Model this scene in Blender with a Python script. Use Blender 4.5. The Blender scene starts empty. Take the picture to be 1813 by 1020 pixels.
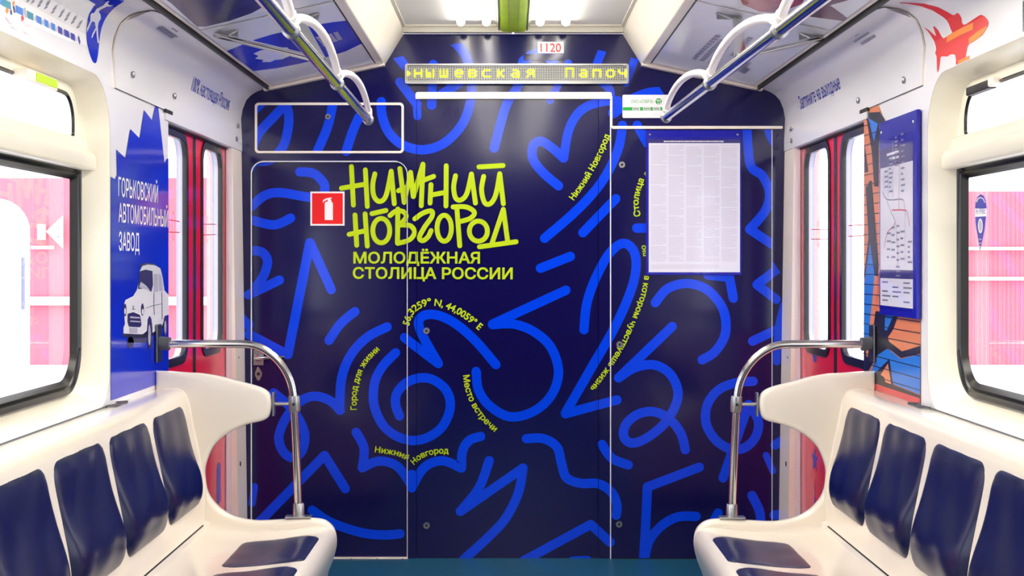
import bpy, bmesh, math
from mathutils import Vector, Matrix
from mathutils.geometry import tessellate_polygon

# ---------------------------------------------------------------- camera, world, exposure
S = bpy.context.scene
COL = S.collection
F = 2560.0                      # focal length in pixels of the 1813 x 1020 frame
VX, VY = 898.0, 465.0           # where the car's long axis vanishes
CX, CZ = -0.026, 1.31           # camera place across the car and above its floor
YE = 6.40                       # distance of the end wall
cam_d = bpy.data.cameras.new('camera')
cam_d.sensor_width = 36.0
cam_d.lens = F / 1813 * 36
cam_d.shift_x = (906.5 - VX) / 1813
cam_d.shift_y = -(510 - VY) / 1813
cam_d.clip_start = 0.05
cam = bpy.data.objects.new('camera', cam_d)
cam.location = (CX, 0, CZ)
cam.rotation_euler = (math.pi / 2, 0, 0)
COL.objects.link(cam)
S.camera = cam
S.view_settings.view_transform = 'Standard'
S.view_settings.look = 'None'
S.view_settings.gamma = 1
S.view_settings.use_curve_mapping = False
S.view_settings.exposure = 0.2
LAMP = 15.0                      # ceiling lamp emission
SKY = 3.8                       # overcast daylight outside
w = bpy.data.worlds.new('daylight')
S.world = w
w.use_nodes = True
w.node_tree.nodes['Background'].inputs[0].default_value = (0.95, 0.97, 1.0, 1)
w.node_tree.nodes['Background'].inputs[1].default_value = SKY

# ---------------------------------------------------------------- materials
def lin(c):
    c /= 255.0
    return c / 12.92 if c <= 0.04045 else ((c + 0.055) / 1.055) ** 2.4
def rgb(r, g, b):
    return (lin(r), lin(g), lin(b), 1)
MATS = {}
def mat(name, col, rough=0.4, metal=0.0, spec=0.5, coat=0.0, noise=0.0, nscale=20.0, bump=0.0, bscale=60.0, emit=0.0, coat_rough=0.05):
    m = bpy.data.materials.new(name)
    m.use_nodes = True
    nt = m.node_tree
    p = nt.nodes['Principled BSDF']
    p.inputs['Base Color'].default_value = col
    p.inputs['Roughness'].default_value = rough
    p.inputs['Metallic'].default_value = metal
    p.inputs['Specular IOR Level'].default_value = spec
    p.inputs['Coat Weight'].default_value = coat
    p.inputs['Coat Roughness'].default_value = coat_rough
    if emit:
        p.inputs['Emission Color'].default_value = col
        p.inputs['Emission Strength'].default_value = emit
    if noise or bump:
        tc = nt.nodes.new('ShaderNodeTexCoord')
    if noise:
        n = nt.nodes.new('ShaderNodeTexNoise')
        n.inputs['Scale'].default_value = nscale
        n.inputs['Detail'].default_value = 5
        r = nt.nodes.new('ShaderNodeMapRange')
        r.inputs[1].default_value = 0.3
        r.inputs[2].default_value = 0.7
        r.inputs[3].default_value = 1 - noise
        r.inputs[4].default_value = 1 + noise
        h = nt.nodes.new('ShaderNodeHueSaturation')
        h.inputs['Color'].default_value = col
        nt.links.new(tc.outputs['Object'], n.inputs['Vector'])
        nt.links.new(n.outputs[0], r.inputs[0])
        nt.links.new(r.outputs[0], h.inputs['Value'])
        nt.links.new(h.outputs[0], p.inputs['Base Color'])
    if bump:
        n2 = nt.nodes.new('ShaderNodeTexNoise')
        n2.inputs['Scale'].default_value = bscale
        n2.inputs['Detail'].default_value = 4
        b = nt.nodes.new('ShaderNodeBump')
        b.inputs['Strength'].default_value = bump
        b.inputs['Distance'].default_value = 0.01
        nt.links.new(tc.outputs['Object'], n2.inputs['Vector'])
        nt.links.new(n2.outputs[0], b.inputs['Height'])
        nt.links.new(b.outputs[0], p.inputs['Normal'])
    MATS[name] = m
    return m
def glass_mat(name, tint, rough=0.02, refl=1.0):
    m = bpy.data.materials.new(name)
    m.use_nodes = True
    nt = m.node_tree
    nt.nodes.remove(nt.nodes['Principled BSDF'])
    t = nt.nodes.new('ShaderNodeBsdfTransparent')
    t.inputs[0].default_value = tint
    g = nt.nodes.new('ShaderNodeBsdfGlossy')
    g.inputs['Roughness'].default_value = rough
    f = nt.nodes.new('ShaderNodeLayerWeight')      # Schlick's law, the same from both sides of a thin sheet
    f.inputs[0].default_value = 0.5
    pw = nt.nodes.new('ShaderNodeMath')
    pw.operation = 'POWER'
    pw.inputs[1].default_value = 5
    mu = nt.nodes.new('ShaderNodeMath')
    mu.operation = 'MULTIPLY_ADD'
    mu.inputs[1].default_value = 0.92 * refl
    mu.inputs[2].default_value = 0.06 * refl
    x = nt.nodes.new('ShaderNodeMixShader')
    nt.links.new(f.outputs['Facing'], pw.inputs[0])
    nt.links.new(pw.outputs[0], mu.inputs[0])
    nt.links.new(mu.outputs[0], x.inputs[0])
    nt.links.new(t.outputs[0], x.inputs[1])
    nt.links.new(g.outputs[0], x.inputs[2])
    nt.links.new(x.outputs[0], nt.nodes['Material Output'].inputs[0])
    MATS[name] = m
    return m

mat('navy', rgb(17, 13, 74), 0.11, spec=0.5, bump=0.02, bscale=9, noise=0.05, nscale=90)
mat('blue', rgb(0, 66, 238), 0.12, spec=0.45, bump=0.02, bscale=9, noise=0.03, nscale=90)
mat('lime', rgb(186, 212, 2), 0.35, spec=0.3)
mat('white_paint', rgb(238, 236, 242), 0.22, bump=0.01, bscale=6)
mat('cream', rgb(243, 236, 218), 0.25, noise=0.02, nscale=6)
mat('cream_trim', rgb(250, 238, 226), 0.3)
mat('seat_plastic', rgb(245, 234, 220), 0.2, noise=0.025, nscale=5, coat=0.4, coat_rough=0.1)
mat('leather', rgb(5, 13, 62), 0.3, spec=0.4, bump=0.12, bscale=9)
mat('chrome', rgb(205, 203, 200), 0.14, 1.0)
mat('steel', rgb(170, 170, 172), 0.32, 1.0)
mat('dark_steel', rgb(110, 110, 114), 0.4, 1.0)
mat('grey_rubber', rgb(88, 90, 98), 0.5)
mat('rubber', rgb(26, 25, 26), 0.25)
mat('black', rgb(8, 8, 10), 0.5)
mat('red_paint', rgb(236, 22, 66), 0.2)
mat('red_edge', rgb(196, 16, 30), 0.25)
mat('red_ink', rgb(222, 30, 44), 0.4)
mat('orange_ink', rgb(250, 140, 10), 0.4)
mat('red_sign', rgb(236, 0, 6), 0.35)
mat('paper', rgb(246, 243, 246), 0.35)
mat('paper_ink', rgb(224, 217, 225), 0.4)
mat('board_blue', rgb(10, 10, 165), 0.25)
mat('strip_violet', rgb(60, 54, 120), 0.25)
mat('green_ink', rgb(0, 172, 62), 0.4)
mat('poster_blue', rgb(14, 44, 206), 0.12)
mat('ink_blue', rgb(24, 36, 176), 0.3)
mat('ink_grey', rgb(130, 132, 160), 0.4)
mat('sky_blue', rgb(38, 128, 232), 0.3)
mat('teal_ink', rgb(10, 150, 180), 0.3)
mat('brick_orange', rgb(226, 132, 88), 0.3)
mat('brick_blue', rgb(42, 122, 222), 0.3)
mat('brick_black', rgb(30, 28, 44), 0.3)
mat('brick_red', rgb(206, 60, 70), 0.3)
mat('silver_paint', rgb(232, 230, 240), 0.3)
mat('car_dark', rgb(52, 46, 96), 0.3)
mat('car_grey', rgb(190, 186, 206), 0.3)
mat('ad_sheet', rgb(236, 240, 250), 0.2, noise=0.02, nscale=30)
mat('ad_blue', rgb(10, 34, 205), 0.2)
mat('ad_dark', rgb(42, 38, 84), 0.2, noise=0.5, nscale=24)
mat('ad_plum', rgb(84, 28, 70), 0.2, noise=0.3, nscale=24)
mat('ad_rust', rgb(176, 84, 76), 0.2, noise=0.3, nscale=24)
mat('lamp_frame', rgb(226, 222, 206), 0.3)
mat('lime_strip', rgb(200, 240, 16), 0.3, noise=0.08, nscale=9)
mat('tube_white', rgb(244, 236, 236), 0.25)
mat('floor_lino', rgb(18, 82, 112), 0.4, noise=0.35, nscale=160, bump=0.05, bscale=200)
mat('led_panel', rgb(24, 25, 20), 0.5)
mat('led_off', rgb(235, 235, 226), 0.5)
mat('led_on', rgb(236, 255, 30), 0.5, emit=1.6)
mat('depot_floor', rgb(205, 208, 214), 0.6)
mat('depot_red', rgb(232, 112, 128), 0.6)
mat('depot_white', rgb(235, 238, 245), 0.5)
mat('lamp', rgb(255, 250, 240), 0.5, emit=LAMP)
mat('lamp_panel', rgb(250, 250, 240), 0.45, bump=0.02, bscale=40)
glass_mat('pane_glass', (0.97, 0.98, 1.0, 1))
glass_mat('film', (0.97, 0.97, 1.0, 1), 0.06, 0.35)
glass_mat('ad_glass', (0.93, 0.95, 1.0, 1), 0.02, 1.0)

# ---------------------------------------------------------------- mesh helpers
class MB:
    def __init__(self):
        self.v, self.f, self.m, self.slots = [], [], [], []
    def slot(self, m):
        if m not in self.slots:
            self.slots.append(m)
        return self.slots.index(m)
    def poly(self, pts, m):
        b = len(self.v)
        self.v += [tuple(p) for p in pts]
        self.f.append(list(range(b, b + len(pts))))
        self.m.append(self.slot(m))
    def grid(self, rows, m, closed=False):
        b, n = len(self.v), len(rows[0])
        for r in rows:
            self.v += [tuple(p) for p in r]
        k = self.slot(m)
        for i in range(len(rows) - 1):
            for j in range(n if closed else n - 1):
                a, c = b + i * n + j, b + i * n + (j + 1) % n
                self.f.append([a, c, c + n, a + n])
                self.m.append(k)
    def fan(self, pts, m):
        self.poly(pts, m)
    def box(self, lo, hi, m):
        x0, y0, z0 = lo
        x1, y1, z1 = hi
        b = len(self.v)
        self.v += [(x0, y0, z0), (x1, y0, z0), (x1, y1, z0), (x0, y1, z0), (x0, y0, z1), (x1, y0, z1), (x1, y1, z1), (x0, y1, z1)]
        for q in ((0, 3, 2, 1), (4, 5, 6, 7), (0, 1, 5, 4), (1, 2, 6, 5), (2, 3, 7, 6), (3, 0, 4, 7)):
            self.f.append([b + i for i in q])
            self.m.append(self.slot(m))
    def prism(self, loop, off, m, holes=()):
        """loop: 3D polygon, off: extrusion vector; closed solid, holes allowed."""
        off = Vector(off)
        loops = [[Vector(p) for p in l] for l in [loop] + list(holes)]
        flat = [p for l in loops for p in l]
        tris = tessellate_polygon(loops)
        for t in tris:
            self.poly([flat[i] for i in t], m)
            self.poly([flat[i] + off for i in reversed(t)], m)
        for l in loops:
            n = len(l)
            for i in range(n):
                a, c = l[i], l[(i + 1) % n]
                self.poly([a, c, c + off, a + off], m)
    def tube(self, path, r, m, n=14, cap=True):
        path = [Vector(p) for p in path]
        rr = r if isinstance(r, (list, tuple)) else [r] * len(path)
        t0 = (path[1] - path[0]).normalized()
        ref = Vector((0, 0, 1)) if abs(t0.z) < 0.9 else Vector((1, 0, 0))
        u = t0.cross(ref).normalized()
        rows = []
        for i, p in enumerate(path):
            a = path[max(i - 1, 0)]
            c = path[min(i + 1, len(path) - 1)]
            t = (c - a).normalized()
            u = (u - t * u.dot(t)).normalized()
            v = t.cross(u)
            rows.append([p + (u * math.cos(2 * math.pi * k / n) + v * math.sin(2 * math.pi * k / n)) * rr[i] for k in range(n)])
        self.grid(rows, m, True)
        if cap:
            self.poly(list(reversed(rows[0])), m)
            self.poly(rows[-1], m)
    def lathe(self, c, axis, prof, m, n=20):
        """prof: (radius, height along axis) pairs"""
        ax = Vector(axis).normalized()
        ref = Vector((0, 0, 1)) if abs(ax.z) < 0.9 else Vector((1, 0, 0))
        u = ax.cross(ref).normalized()
        v = ax.cross(u)
        c = Vector(c)
        rows = [[c + ax * h + (u * math.cos(2 * math.pi * k / n) + v * math.sin(2 * math.pi * k / n)) * max(r, 1e-5) for k in range(n)] for r, h in prof]
        self.grid(rows, m, True)
def obj(name, mb, parent=None, smooth=False, bevel=0.0, segs=2, weld=True, recalc=True, angle=35):
    me = bpy.data.meshes.new(name)
    me.from_pydata(mb.v, [], mb.f)
    for s in mb.slots:
        me.materials.append(MATS[s])
    me.polygons.foreach_set('material_index', mb.m)
    if weld:
        bm = bmesh.new()
        bm.from_mesh(me)
        bmesh.ops.remove_doubles(bm, verts=bm.verts, dist=1e-5)
        if recalc:
            bmesh.ops.recalc_face_normals(bm, faces=bm.faces)
        bm.to_mesh(me)
        bm.free()
    o = bpy.data.objects.new(name, me)
    COL.objects.link(o)
    if bevel:
        b = o.modifiers.new('bevel', 'BEVEL')
        b.width = bevel
        b.segments = segs
        b.limit_method = 'ANGLE'
        b.angle_limit = math.radians(40)
    if smooth or bevel:
        for p in me.polygons:
            p.use_smooth = True
        a = math.radians(angle)
        for e in me.edges:
            e.use_edge_sharp = False
        bm = bmesh.new()
        bm.from_mesh(me)
        for e in bm.edges:
            if len(e.link_faces) == 2 and e.calc_face_angle(0) > a:
                e.smooth = False
        bm.to_mesh(me)
        bm.free()
        if bevel:
            wn = o.modifiers.new('normals', 'WEIGHTED_NORMAL')
            wn.keep_sharp = False
            for e in me.edges:
                e.use_edge_sharp = False
    if parent:
        o.parent = parent
    return o
def empty(name, loc):
    """an Empty at the thing's base; children keep world coordinates"""
    o = bpy.data.objects.new(name, None)
    COL.objects.link(o)
    o.empty_display_size = 0.1
    return o
def tag(o, label=None, cat=None, group=None, kind=None):
    if label: o['label'] = label
    if cat: o['category'] = cat
    if group: o['group'] = group
    if kind: o['kind'] = kind
    return o
def struct(o):
    o['kind'] = 'structure'
    return o

# ---------------------------------------------------------------- 2D shapes
def inset_arc(c, r, a0, a1, n=8):
    return [(c[0] + r * math.cos(math.radians(a0 + (a1 - a0) * i / n)), c[1] + r * math.sin(math.radians(a0 + (a1 - a0) * i / n))) for i in range(n + 1)]
def rrect(x0, y0, x1, y1, r, n=8):
    """rounded rectangle, r a number or (r at x0y0, x1y0, x1y1, x0y1)"""
    r = r if isinstance(r, (tuple, list)) else (r,) * 4
    return (inset_arc((x0 + r[0], y0 + r[0]), r[0], 180, 270, n) + inset_arc((x1 - r[1], y0 + r[1]), r[1], 270, 360, n)
            + inset_arc((x1 - r[2], y1 - r[2]), r[2], 0, 90, n) + inset_arc((x0 + r[3], y1 - r[3]), r[3], 90, 180, n))
def ellipse(cx, cy, rx, ry, n=24, rot=0):
    c, s = math.cos(rot), math.sin(rot)
    return [(cx + rx * math.cos(a) * c - ry * math.sin(a) * s, cy + rx * math.cos(a) * s + ry * math.sin(a) * c) for a in [2 * math.pi * i / n for i in range(n)]]
def spline(p, n=8, closed=False):
    """Catmull-Rom through the points"""
    if len(p) < 3:
        return [tuple(q) for q in p]
    out, L = [], len(p)
    for i in range(L if closed else L - 1):
        g = (lambda k: p[k % L]) if closed else (lambda k: p[min(max(k, 0), L - 1)])
        a, b, c, d = g(i - 1), g(i), g(i + 1), g(i + 2)
        for k in range(n):
            t = k / n
            out.append(tuple(0.5 * (2 * b[j] + (c[j] - a[j]) * t + (2 * a[j] - 5 * b[j] + 4 * c[j] - d[j]) * t * t + (3 * b[j] - a[j] - 3 * c[j] + d[j]) * t ** 3) for j in range(len(b))))
    if not closed:
        out.append(tuple(p[-1]))
    return out
def ribbon(path, wd, caps=True, n=8):
    """convex pieces of a stroke of width wd with round ends"""
    h = wd / 2
    P = [path[0]]
    for q in path[1:]:
        if math.hypot(q[0] - P[-1][0], q[1] - P[-1][1]) > 1e-6:
            P.append(q)
    L, R = [], []
    for i in range(len(P)):
        a, c = P[max(i - 1, 0)], P[min(i + 1, len(P) - 1)]
        dx, dy = c[0] - a[0], c[1] - a[1]
        l = math.hypot(dx, dy) or 1e-9
        nx, ny = -dy / l, dx / l
        L.append((P[i][0] + nx * h, P[i][1] + ny * h))
        R.append((P[i][0] - nx * h, P[i][1] - ny * h))
    out = [[L[i], L[i + 1], R[i + 1], R[i]] for i in range(len(P) - 1)]
    if caps:
        for e, d in ((0, 1), (len(P) - 1, len(P) - 2)):
            a = math.atan2(P[e][1] - P[d][1], P[e][0] - P[d][0])
            out.append([(P[e][0] + h * math.cos(a + math.pi * (k / n - 0.5)), P[e][1] + h * math.sin(a + math.pi * (k / n - 0.5))) for k in range(n + 1)])
    return out
def area2(p):
    return sum(p[i][0] * p[(i + 1) % len(p)][1] - p[(i + 1) % len(p)][0] * p[i][1] for i in range(len(p))) / 2
def clip(poly, conv):
    """convex clip (Sutherland-Hodgman)"""
    if area2(conv) < 0:
        conv = list(reversed(conv))
    out = list(poly)
    for i in range(len(conv)):
        a, b = conv[i], conv[(i + 1) % len(conv)]
        inp, out = out, []
        if not inp:
            return []
        sd = [(b[0] - a[0]) * (p[1] - a[1]) - (b[1] - a[1]) * (p[0] - a[0]) for p in inp]
        for k in range(len(inp)):
            p, q, s, t = inp[k - 1], inp[k], sd[k - 1], sd[k]
            if (s >= 0) != (t >= 0):
                f = s / (s - t)
                out.append((p[0] + (q[0] - p[0]) * f, p[1] + (q[1] - p[1]) * f))
            if t >= 0:
                out.append(q)
    return out if len(out) > 2 and abs(area2(out)) > 1e-9 else []
def tri2(poly):
    t = tessellate_polygon([[Vector((p[0], p[1], 0)) for p in poly]])
    return [[poly[i] for i in k] for k in t]

# ---------------------------------------------------------------- lettering
_fonts = {}
class Tri(list):
    k = 0
def _contours(s, shear):
    c = bpy.data.curves.new('lettering', 'FONT')
    c.body = s
    c.size = 1.0
    c.shear = shear
    o = bpy.data.objects.new('lettering', c)
    COL.objects.link(o)
    dg = bpy.context.evaluated_depsgraph_get()
    cu = o.evaluated_get(dg).to_curve(dg)
    out = []
    for sp in cu.splines:
        P = []
        if sp.type == 'BEZIER':
            bp_ = sp.bezier_points
            for i in range(len(bp_)):
                a, b = bp_[i], bp_[(i + 1) % len(bp_)]
                p0, p1, p2, p3 = a.co, a.handle_right, b.handle_left, b.co
                straight = abs((p1 - p0).cross(p3 - p0).z) + abs((p2 - p0).cross(p3 - p0).z) < 1e-5
                for k in range(1 if straight else 4):
                    u = k / 4
                    q = p0 * (1 - u) ** 3 + p1 * 3 * u * (1 - u) ** 2 + p2 * 3 * u * u * (1 - u) + p3 * u ** 3
                    P.append((q.x, q.y))
        else:
            P = [(q.co.x, q.co.y) for q in sp.points]
        R = []
        for q in P:
            if not R or math.hypot(q[0] - R[-1][0], q[1] - R[-1][1]) > 1e-5:
                R.append(q)
        if len(R) > 2 and math.hypot(R[0][0] - R[-1][0], R[0][1] - R[-1][1]) < 1e-5:
            R.pop()
        if len(R) > 2:
            out.append(R)
    o.evaluated_get(dg).to_curve_clear()
    bpy.data.objects.remove(o)
    bpy.data.curves.remove(c)
    return out
def _embolden(P, d):
    """move an outline sideways, away from its ink"""
    out = []
    n = len(P)
    for i in range(n):
        a, b, c = P[i - 1], P[i], P[(i + 1) % n]
        e1, e2 = (b[0] - a[0], b[1] - a[1]), (c[0] - b[0], c[1] - b[1])
        l1, l2 = math.hypot(*e1) or 1e-9, math.hypot(*e2) or 1e-9
        n1, n2 = (e1[1] / l1, -e1[0] / l1), (e2[1] / l2, -e2[0] / l2)
        mx, my = n1[0] + n2[0], n1[1] + n2[1]
        m = max(mx * mx + my * my, 1.0)
        out.append((b[0] + 2 * mx / m * d, b[1] + 2 * my / m * d))
    return out
def text_tris(s, bold=0.0, shear=0.0):
    key = (s, bold, shear)
    if key in _fonts:
        return _fonts[key]
    cs = _contours(s, shear)
    cap = max(p[1] for c in _contours('Н', 0) for p in c)
    x0 = min(p[0] for c in cs for p in c)
    x1 = max(p[0] for c in cs for p in c)
    # outlines that overlap sideways belong to one letter
    cl = []
    for c in sorted(cs, key=lambda c: min(p[0] for p in c)):
        a, b = min(p[0] for p in c), max(p[0] for p in c)
        if cl and a < cl[-1][1] - 1e-4:
            cl[-1][0].append(c)
            cl[-1][1] = max(cl[-1][1], b)
        else:
            cl.append([[c], b])
    tr = []
    for letter, _ in cl:
        sg = 1 if area2(max(letter, key=lambda c: abs(area2(c)))) > 0 else -1
        for q in _fill([_embolden(c, bold * sg) for c in letter]):
            tr.append(Tri([((x - x0) / cap, y / cap) for x, y in q]))
    _fonts[key] = (tr, (x1 - x0) / cap)
    return _fonts[key]
def _fill(loops):
    """non-zero winding fill, in level slices"""
    E = []
    for l in loops:
        for i in range(len(l)):
            a, b = l[i - 1], l[i]
            if abs(a[1] - b[1]) > 1e-9:
                E.append((a[0], a[1], b[0], b[1], 1) if a[1] < b[1] else (b[0], b[1], a[0], a[1], -1))
    ys = {round(v, 6) for e in E for v in (e[1], e[3])}
    for i in range(len(E)):
        for j in range(i):
            a, b = E[i], E[j]
            if max(a[1], b[1]) >= min(a[3], b[3]) or max(min(a[0], a[2]), min(b[0], b[2])) > min(max(a[0], a[2]), max(b[0], b[2])):
                continue
            ka, kb = (a[2] - a[0]) / (a[3] - a[1]), (b[2] - b[0]) / (b[3] - b[1])
            if abs(ka - kb) > 1e-9:
                y = (b[0] - kb * b[1] - a[0] + ka * a[1]) / (ka - kb)
                if max(a[1], b[1]) < y < min(a[3], b[3]):
                    ys.add(round(y, 6))
    ys = sorted(ys)
    out = []
    for y0, y1 in zip(ys, ys[1:]):
        if y1 - y0 < 2e-6:
            continue
        m = (y0 + y1) / 2
        act = []
        for e in E:
            if e[1] < m < e[3]:
                k = (e[2] - e[0]) / (e[3] - e[1])
                act.append((e[0] + k * (m - e[1]), e[0] + k * (y0 - e[1]), e[0] + k * (y1 - e[1]), e[4]))
        act.sort()
        w = 0
        for i, a in enumerate(act):
            if w == 0:
                s0 = a
            w += a[3]
            if w == 0:
                q = [(s0[1], y0), (a[1], y0), (a[2], y1), (s0[2], y1)]
                if q[1][0] - q[0][0] < 1e-6:
                    q.pop(0)
                elif q[2][0] - q[3][0] < 1e-6:
                    q.pop(3)
                out.append(q)
    return out
def _keep(t, pts):
    q = Tri(pts)
    q.k = t.k
    return q
def text_line(s, a, b, h, bold=0.0, shear=0.0, down=True):
    """letters of cap height h from point a to point b (stretched to fit); down: y axis of the plane points down"""
    tr, wd = text_tris(s, bold, shear)
    dx, dy = b[0] - a[0], b[1] - a[1]
    l = math.hypot(dx, dy)
    ux, uy = dx / l, dy / l
    nx, ny = (uy, -ux) if down else (-uy, ux)
    k = l / wd
    return [_keep(t, [(a[0] + ux * p[0] * k + nx * p[1] * h, a[1] + uy * p[0] * k + ny * p[1] * h) for p in t]) for t in tr]
def text_path(s, path, h, bold=0.0):
    """letters along a curve (plane with y down), filling it"""
    tr, wd = text_tris(s, bold)
    P = spline(path, 12)
    acc = [0]
    for i in range(1, len(P)):
        acc.append(acc[-1] + math.hypot(P[i][0] - P[i - 1][0], P[i][1] - P[i - 1][1]))
    k = acc[-1] / wd
    def at(x, y):
        d = min(max(x * k, 0), acc[-1] - 1e-6)
        i = max(j for j in range(len(acc)) if acc[j] <= d)
        i = min(i, len(P) - 2)
        f = (d - acc[i]) / (acc[i + 1] - acc[i])
        def tan(j):
            a, c = P[max(j - 1, 0)], P[min(j + 1, len(P) - 1)]
            return c[0] - a[0], c[1] - a[1]
        t0, t1 = tan(i), tan(i + 1)
        tx, ty = t0[0] * (1 - f) + t1[0] * f, t0[1] * (1 - f) + t1[1] * f
        l = math.hypot(tx, ty)
        return (P[i][0] + (P[i + 1][0] - P[i][0]) * f + ty / l * y * h, P[i][1] + (P[i + 1][1] - P[i][1]) * f - tx / l * y * h)
    return [_keep(t, [at(*p) for p in t]) for t in tr]

# ---------------------------------------------------------------- surfaces that carry print
class Plane:
    """a flat surface: origin, two axes, normal towards the room"""
    def __init__(s, o, u, v, n):
        s.o, s.u, s.v, s.n = Vector(o), Vector(u), Vector(v), Vector(n)
    def uv(s, px, py):
        d = Vector(((px - VX) / F, 1, -(py - VY) / F))
        c = Vector((CX, 0, CZ))
        t = (s.o - c).dot(s.n) / d.dot(s.n)
        q = c + d * t - s.o
        return (q.dot(s.u), q.dot(s.v))
    def put(s, mb, poly, m, off):
        off += 1.5e-5 * getattr(poly, 'k', 0)
        for t in (tri2(poly) if len(poly) > 3 and not isinstance(poly, Tri) else [poly]):
            mb.poly([s.o + s.u * p[0] + s.v * p[1] + s.n * off for p in t], m)
class Prof:
    """a surface drawn out along the car: side (+1 right, -1 left), (distance from the middle, height) points"""
    def __init__(s, side, pts):
        s.side, s.p = side, pts
        s.acc = [0]
        for a, b in zip(pts, pts[1:]):
            s.acc.append(s.acc[-1] + math.hypot(b[0] - a[0], b[1] - a[1]))
    def uv(s, px, py):
        a, b = s.side * (px - VX) / F, -(py - VY) / F
        c = s.side * CX
        best = None
        for i in range(len(s.p) - 1):
            (x0, z0), (x1, z1) = s.p[i], s.p[i + 1]
            ex, ez = x1 - x0, z1 - z0
            den = a * ez - b * ex
            if abs(den) < 1e-9:
                continue
            t = ((x0 - c) * ez - (z0 - CZ) * ex) / den
            if t <= 0:
                continue
            X, Z = a * t + c, CZ + b * t
            l2 = ex * ex + ez * ez
            f = ((X - x0) * ex + (Z - z0) * ez) / l2
            g = min(max(f, 0), 1)
            err = abs(f - g)
            if best is None or err < best[0] - 1e-9:
                best = (err, t, s.acc[i] + f * math.sqrt(l2))
        return (best[1], min(max(best[2], 0), s.acc[-1]))
    def put(s, mb, poly, m, off):
        off += 1.5e-5 * getattr(poly, 'k', 0)
        for t in (tri2(poly) if len(poly) > 3 and not isinstance(poly, Tri) else [poly]):
            for i in range(len(s.p) - 1):
                q = clip(t, [(-50, s.acc[i]), (50, s.acc[i]), (50, s.acc[i + 1]), (-50, s.acc[i + 1])])
                if not q:
                    continue
                (x0, z0), (x1, z1) = s.p[i], s.p[i + 1]
                l = s.acc[i + 1] - s.acc[i]
                nx, nz = -(z1 - z0) / l, (x1 - x0) / l
                if nx > 0 or (abs(nx) < 1e-6 and nz > 0):
                    nx, nz = -nx, -nz
                out = []
                for y, v in q:
                    f = (v - s.acc[i]) / l
                    out.append((s.side * (x0 + (x1 - x0) * f + nx * off), y, z0 + (z1 - z0) * f + nz * off))
                mb.poly(out, m)
def px_poly(ch, pts):
    return [ch.uv(*p) for p in pts]
def uv_strokes(ch, mb, path_px, wd, m, off):
    """a stroke on a surface: pixel path measured on the photo, width in metres"""
    for q in ribbon([ch.uv(*p) for p in path_px], wd, False):
        ch.put(mb, q, m, off)
# ---------------------------------------------------------------- the car's section
WX = 1.205                        # half width at the side walls
Y0 = -1.6                         # rear end of what is built
COVE = [(1.205, 1.852), (1.211, 1.95), (1.204, 1.99), (1.188, 2.03), (1.168, 2.052), (1.145, 2.067), (1.115, 2.079), (1.085, 2.086)]
SLOPE = [(1.085, 2.086), (0.565, 2.201)]
CABIN = [(0.565, 2.201), (0.49, 2.32)]
DOOR = {-1: (5.03, 6.18), 1: (4.985, 6.18)}
WIN = {-1: 4.292, 1: 4.235}       # far edge of each window bay
WIN0 = 2.40                       # near edge

def sheet(mb, side, prof, y0, y1, m):
    mb.grid([[(side * x, y, z) for y in (y0, y1)] for x, z in prof], m)

# floor
fl = MB()
fl.box((-1.30, Y0, -0.05), (1.30, YE + 0.05, 0.0), 'floor_lino')
struct(obj('floor', fl))

# side walls with the bay of the window and the doorway cut out
for s, nm in ((-1, 'wall_left'), (1, 'wall_right')):
    d0, d1 = DOOR[s]
    mb = MB()
    outer = [(Y0, 0), (d0, 0), (d0, 1.80), (d1, 1.80), (d1, 0), (YE, 0), (YE, 1.852), (Y0, 1.852)]
    hole = rrect(WIN0, 0.886, WIN[s], 1.850, (0.1, 0.11, 0.17, 0.17), 10)
    loops = [[Vector((s * WX, y, z)) for y, z in l] for l in (outer, hole)]
    flat = loops[0] + loops[1]
    for t in tessellate_polygon(loops):
        mb.poly([flat[i] for i in t], 'white_paint')
    for a, b in (((d0, 0), (d0, 1.80)), ((d0, 1.80), (d1, 1.80)), ((d1, 1.80), (d1, 0))):     # reveals of the doorway
        mb.poly([(s * WX, a[0], a[1]), (s * WX, b[0], b[1]), (s * (WX + 0.022), b[0], b[1]), (s * (WX + 0.022), a[0], a[1])], 'white_paint')
    sheet(mb, s, COVE, Y0, YE, 'white_paint')
    # outer skin, closed except for windows and doorway
    hole2 = rrect(WIN0 + 0.06, 0.93, WIN[s] - 0.05, 1.83, 0.1, 6)
    outer2 = [(Y0, -0.3), (d0, -0.3), (d0, 1.84), (d1, 1.84), (d1, -0.3), (YE + 0.06, -0.3), (YE + 0.06, 2.15), (Y0, 2.15)]
    loops = [[Vector((s * 1.31, y, z)) for y, z in l] for l in (outer2, hole2)]
    flat = loops[0] + loops[1]
    for t in tessellate_polygon(loops):
        mb.poly([flat[i] for i in t], 'red_paint')
    struct(obj(nm, mb, smooth=True, angle=28))
# rear wall
rw = MB()
rw.poly([(-1.31, Y0, -0.3), (1.31, Y0, -0.3), (1.31, Y0, 2.5), (-1.31, Y0, 2.5)], 'navy')
struct(obj('wall_back', rw))
# ceiling
ce = MB()
for s in (-1, 1):
    sheet(ce, s, SLOPE, Y0, YE, 'cream_trim')
    ce.poly([(s * 1.31, Y0, 2.15), (s * 1.31, YE + .06, 2.15), (0, YE + .06, 2.5), (0, Y0, 2.5)], 'cream')
ce.poly([(-0.49, Y0, 2.372), (0.49, Y0, 2.372), (0.49, YE, 2.372), (-0.49, YE, 2.372)], 'lamp_frame')
struct(obj('ceiling', ce))
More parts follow.
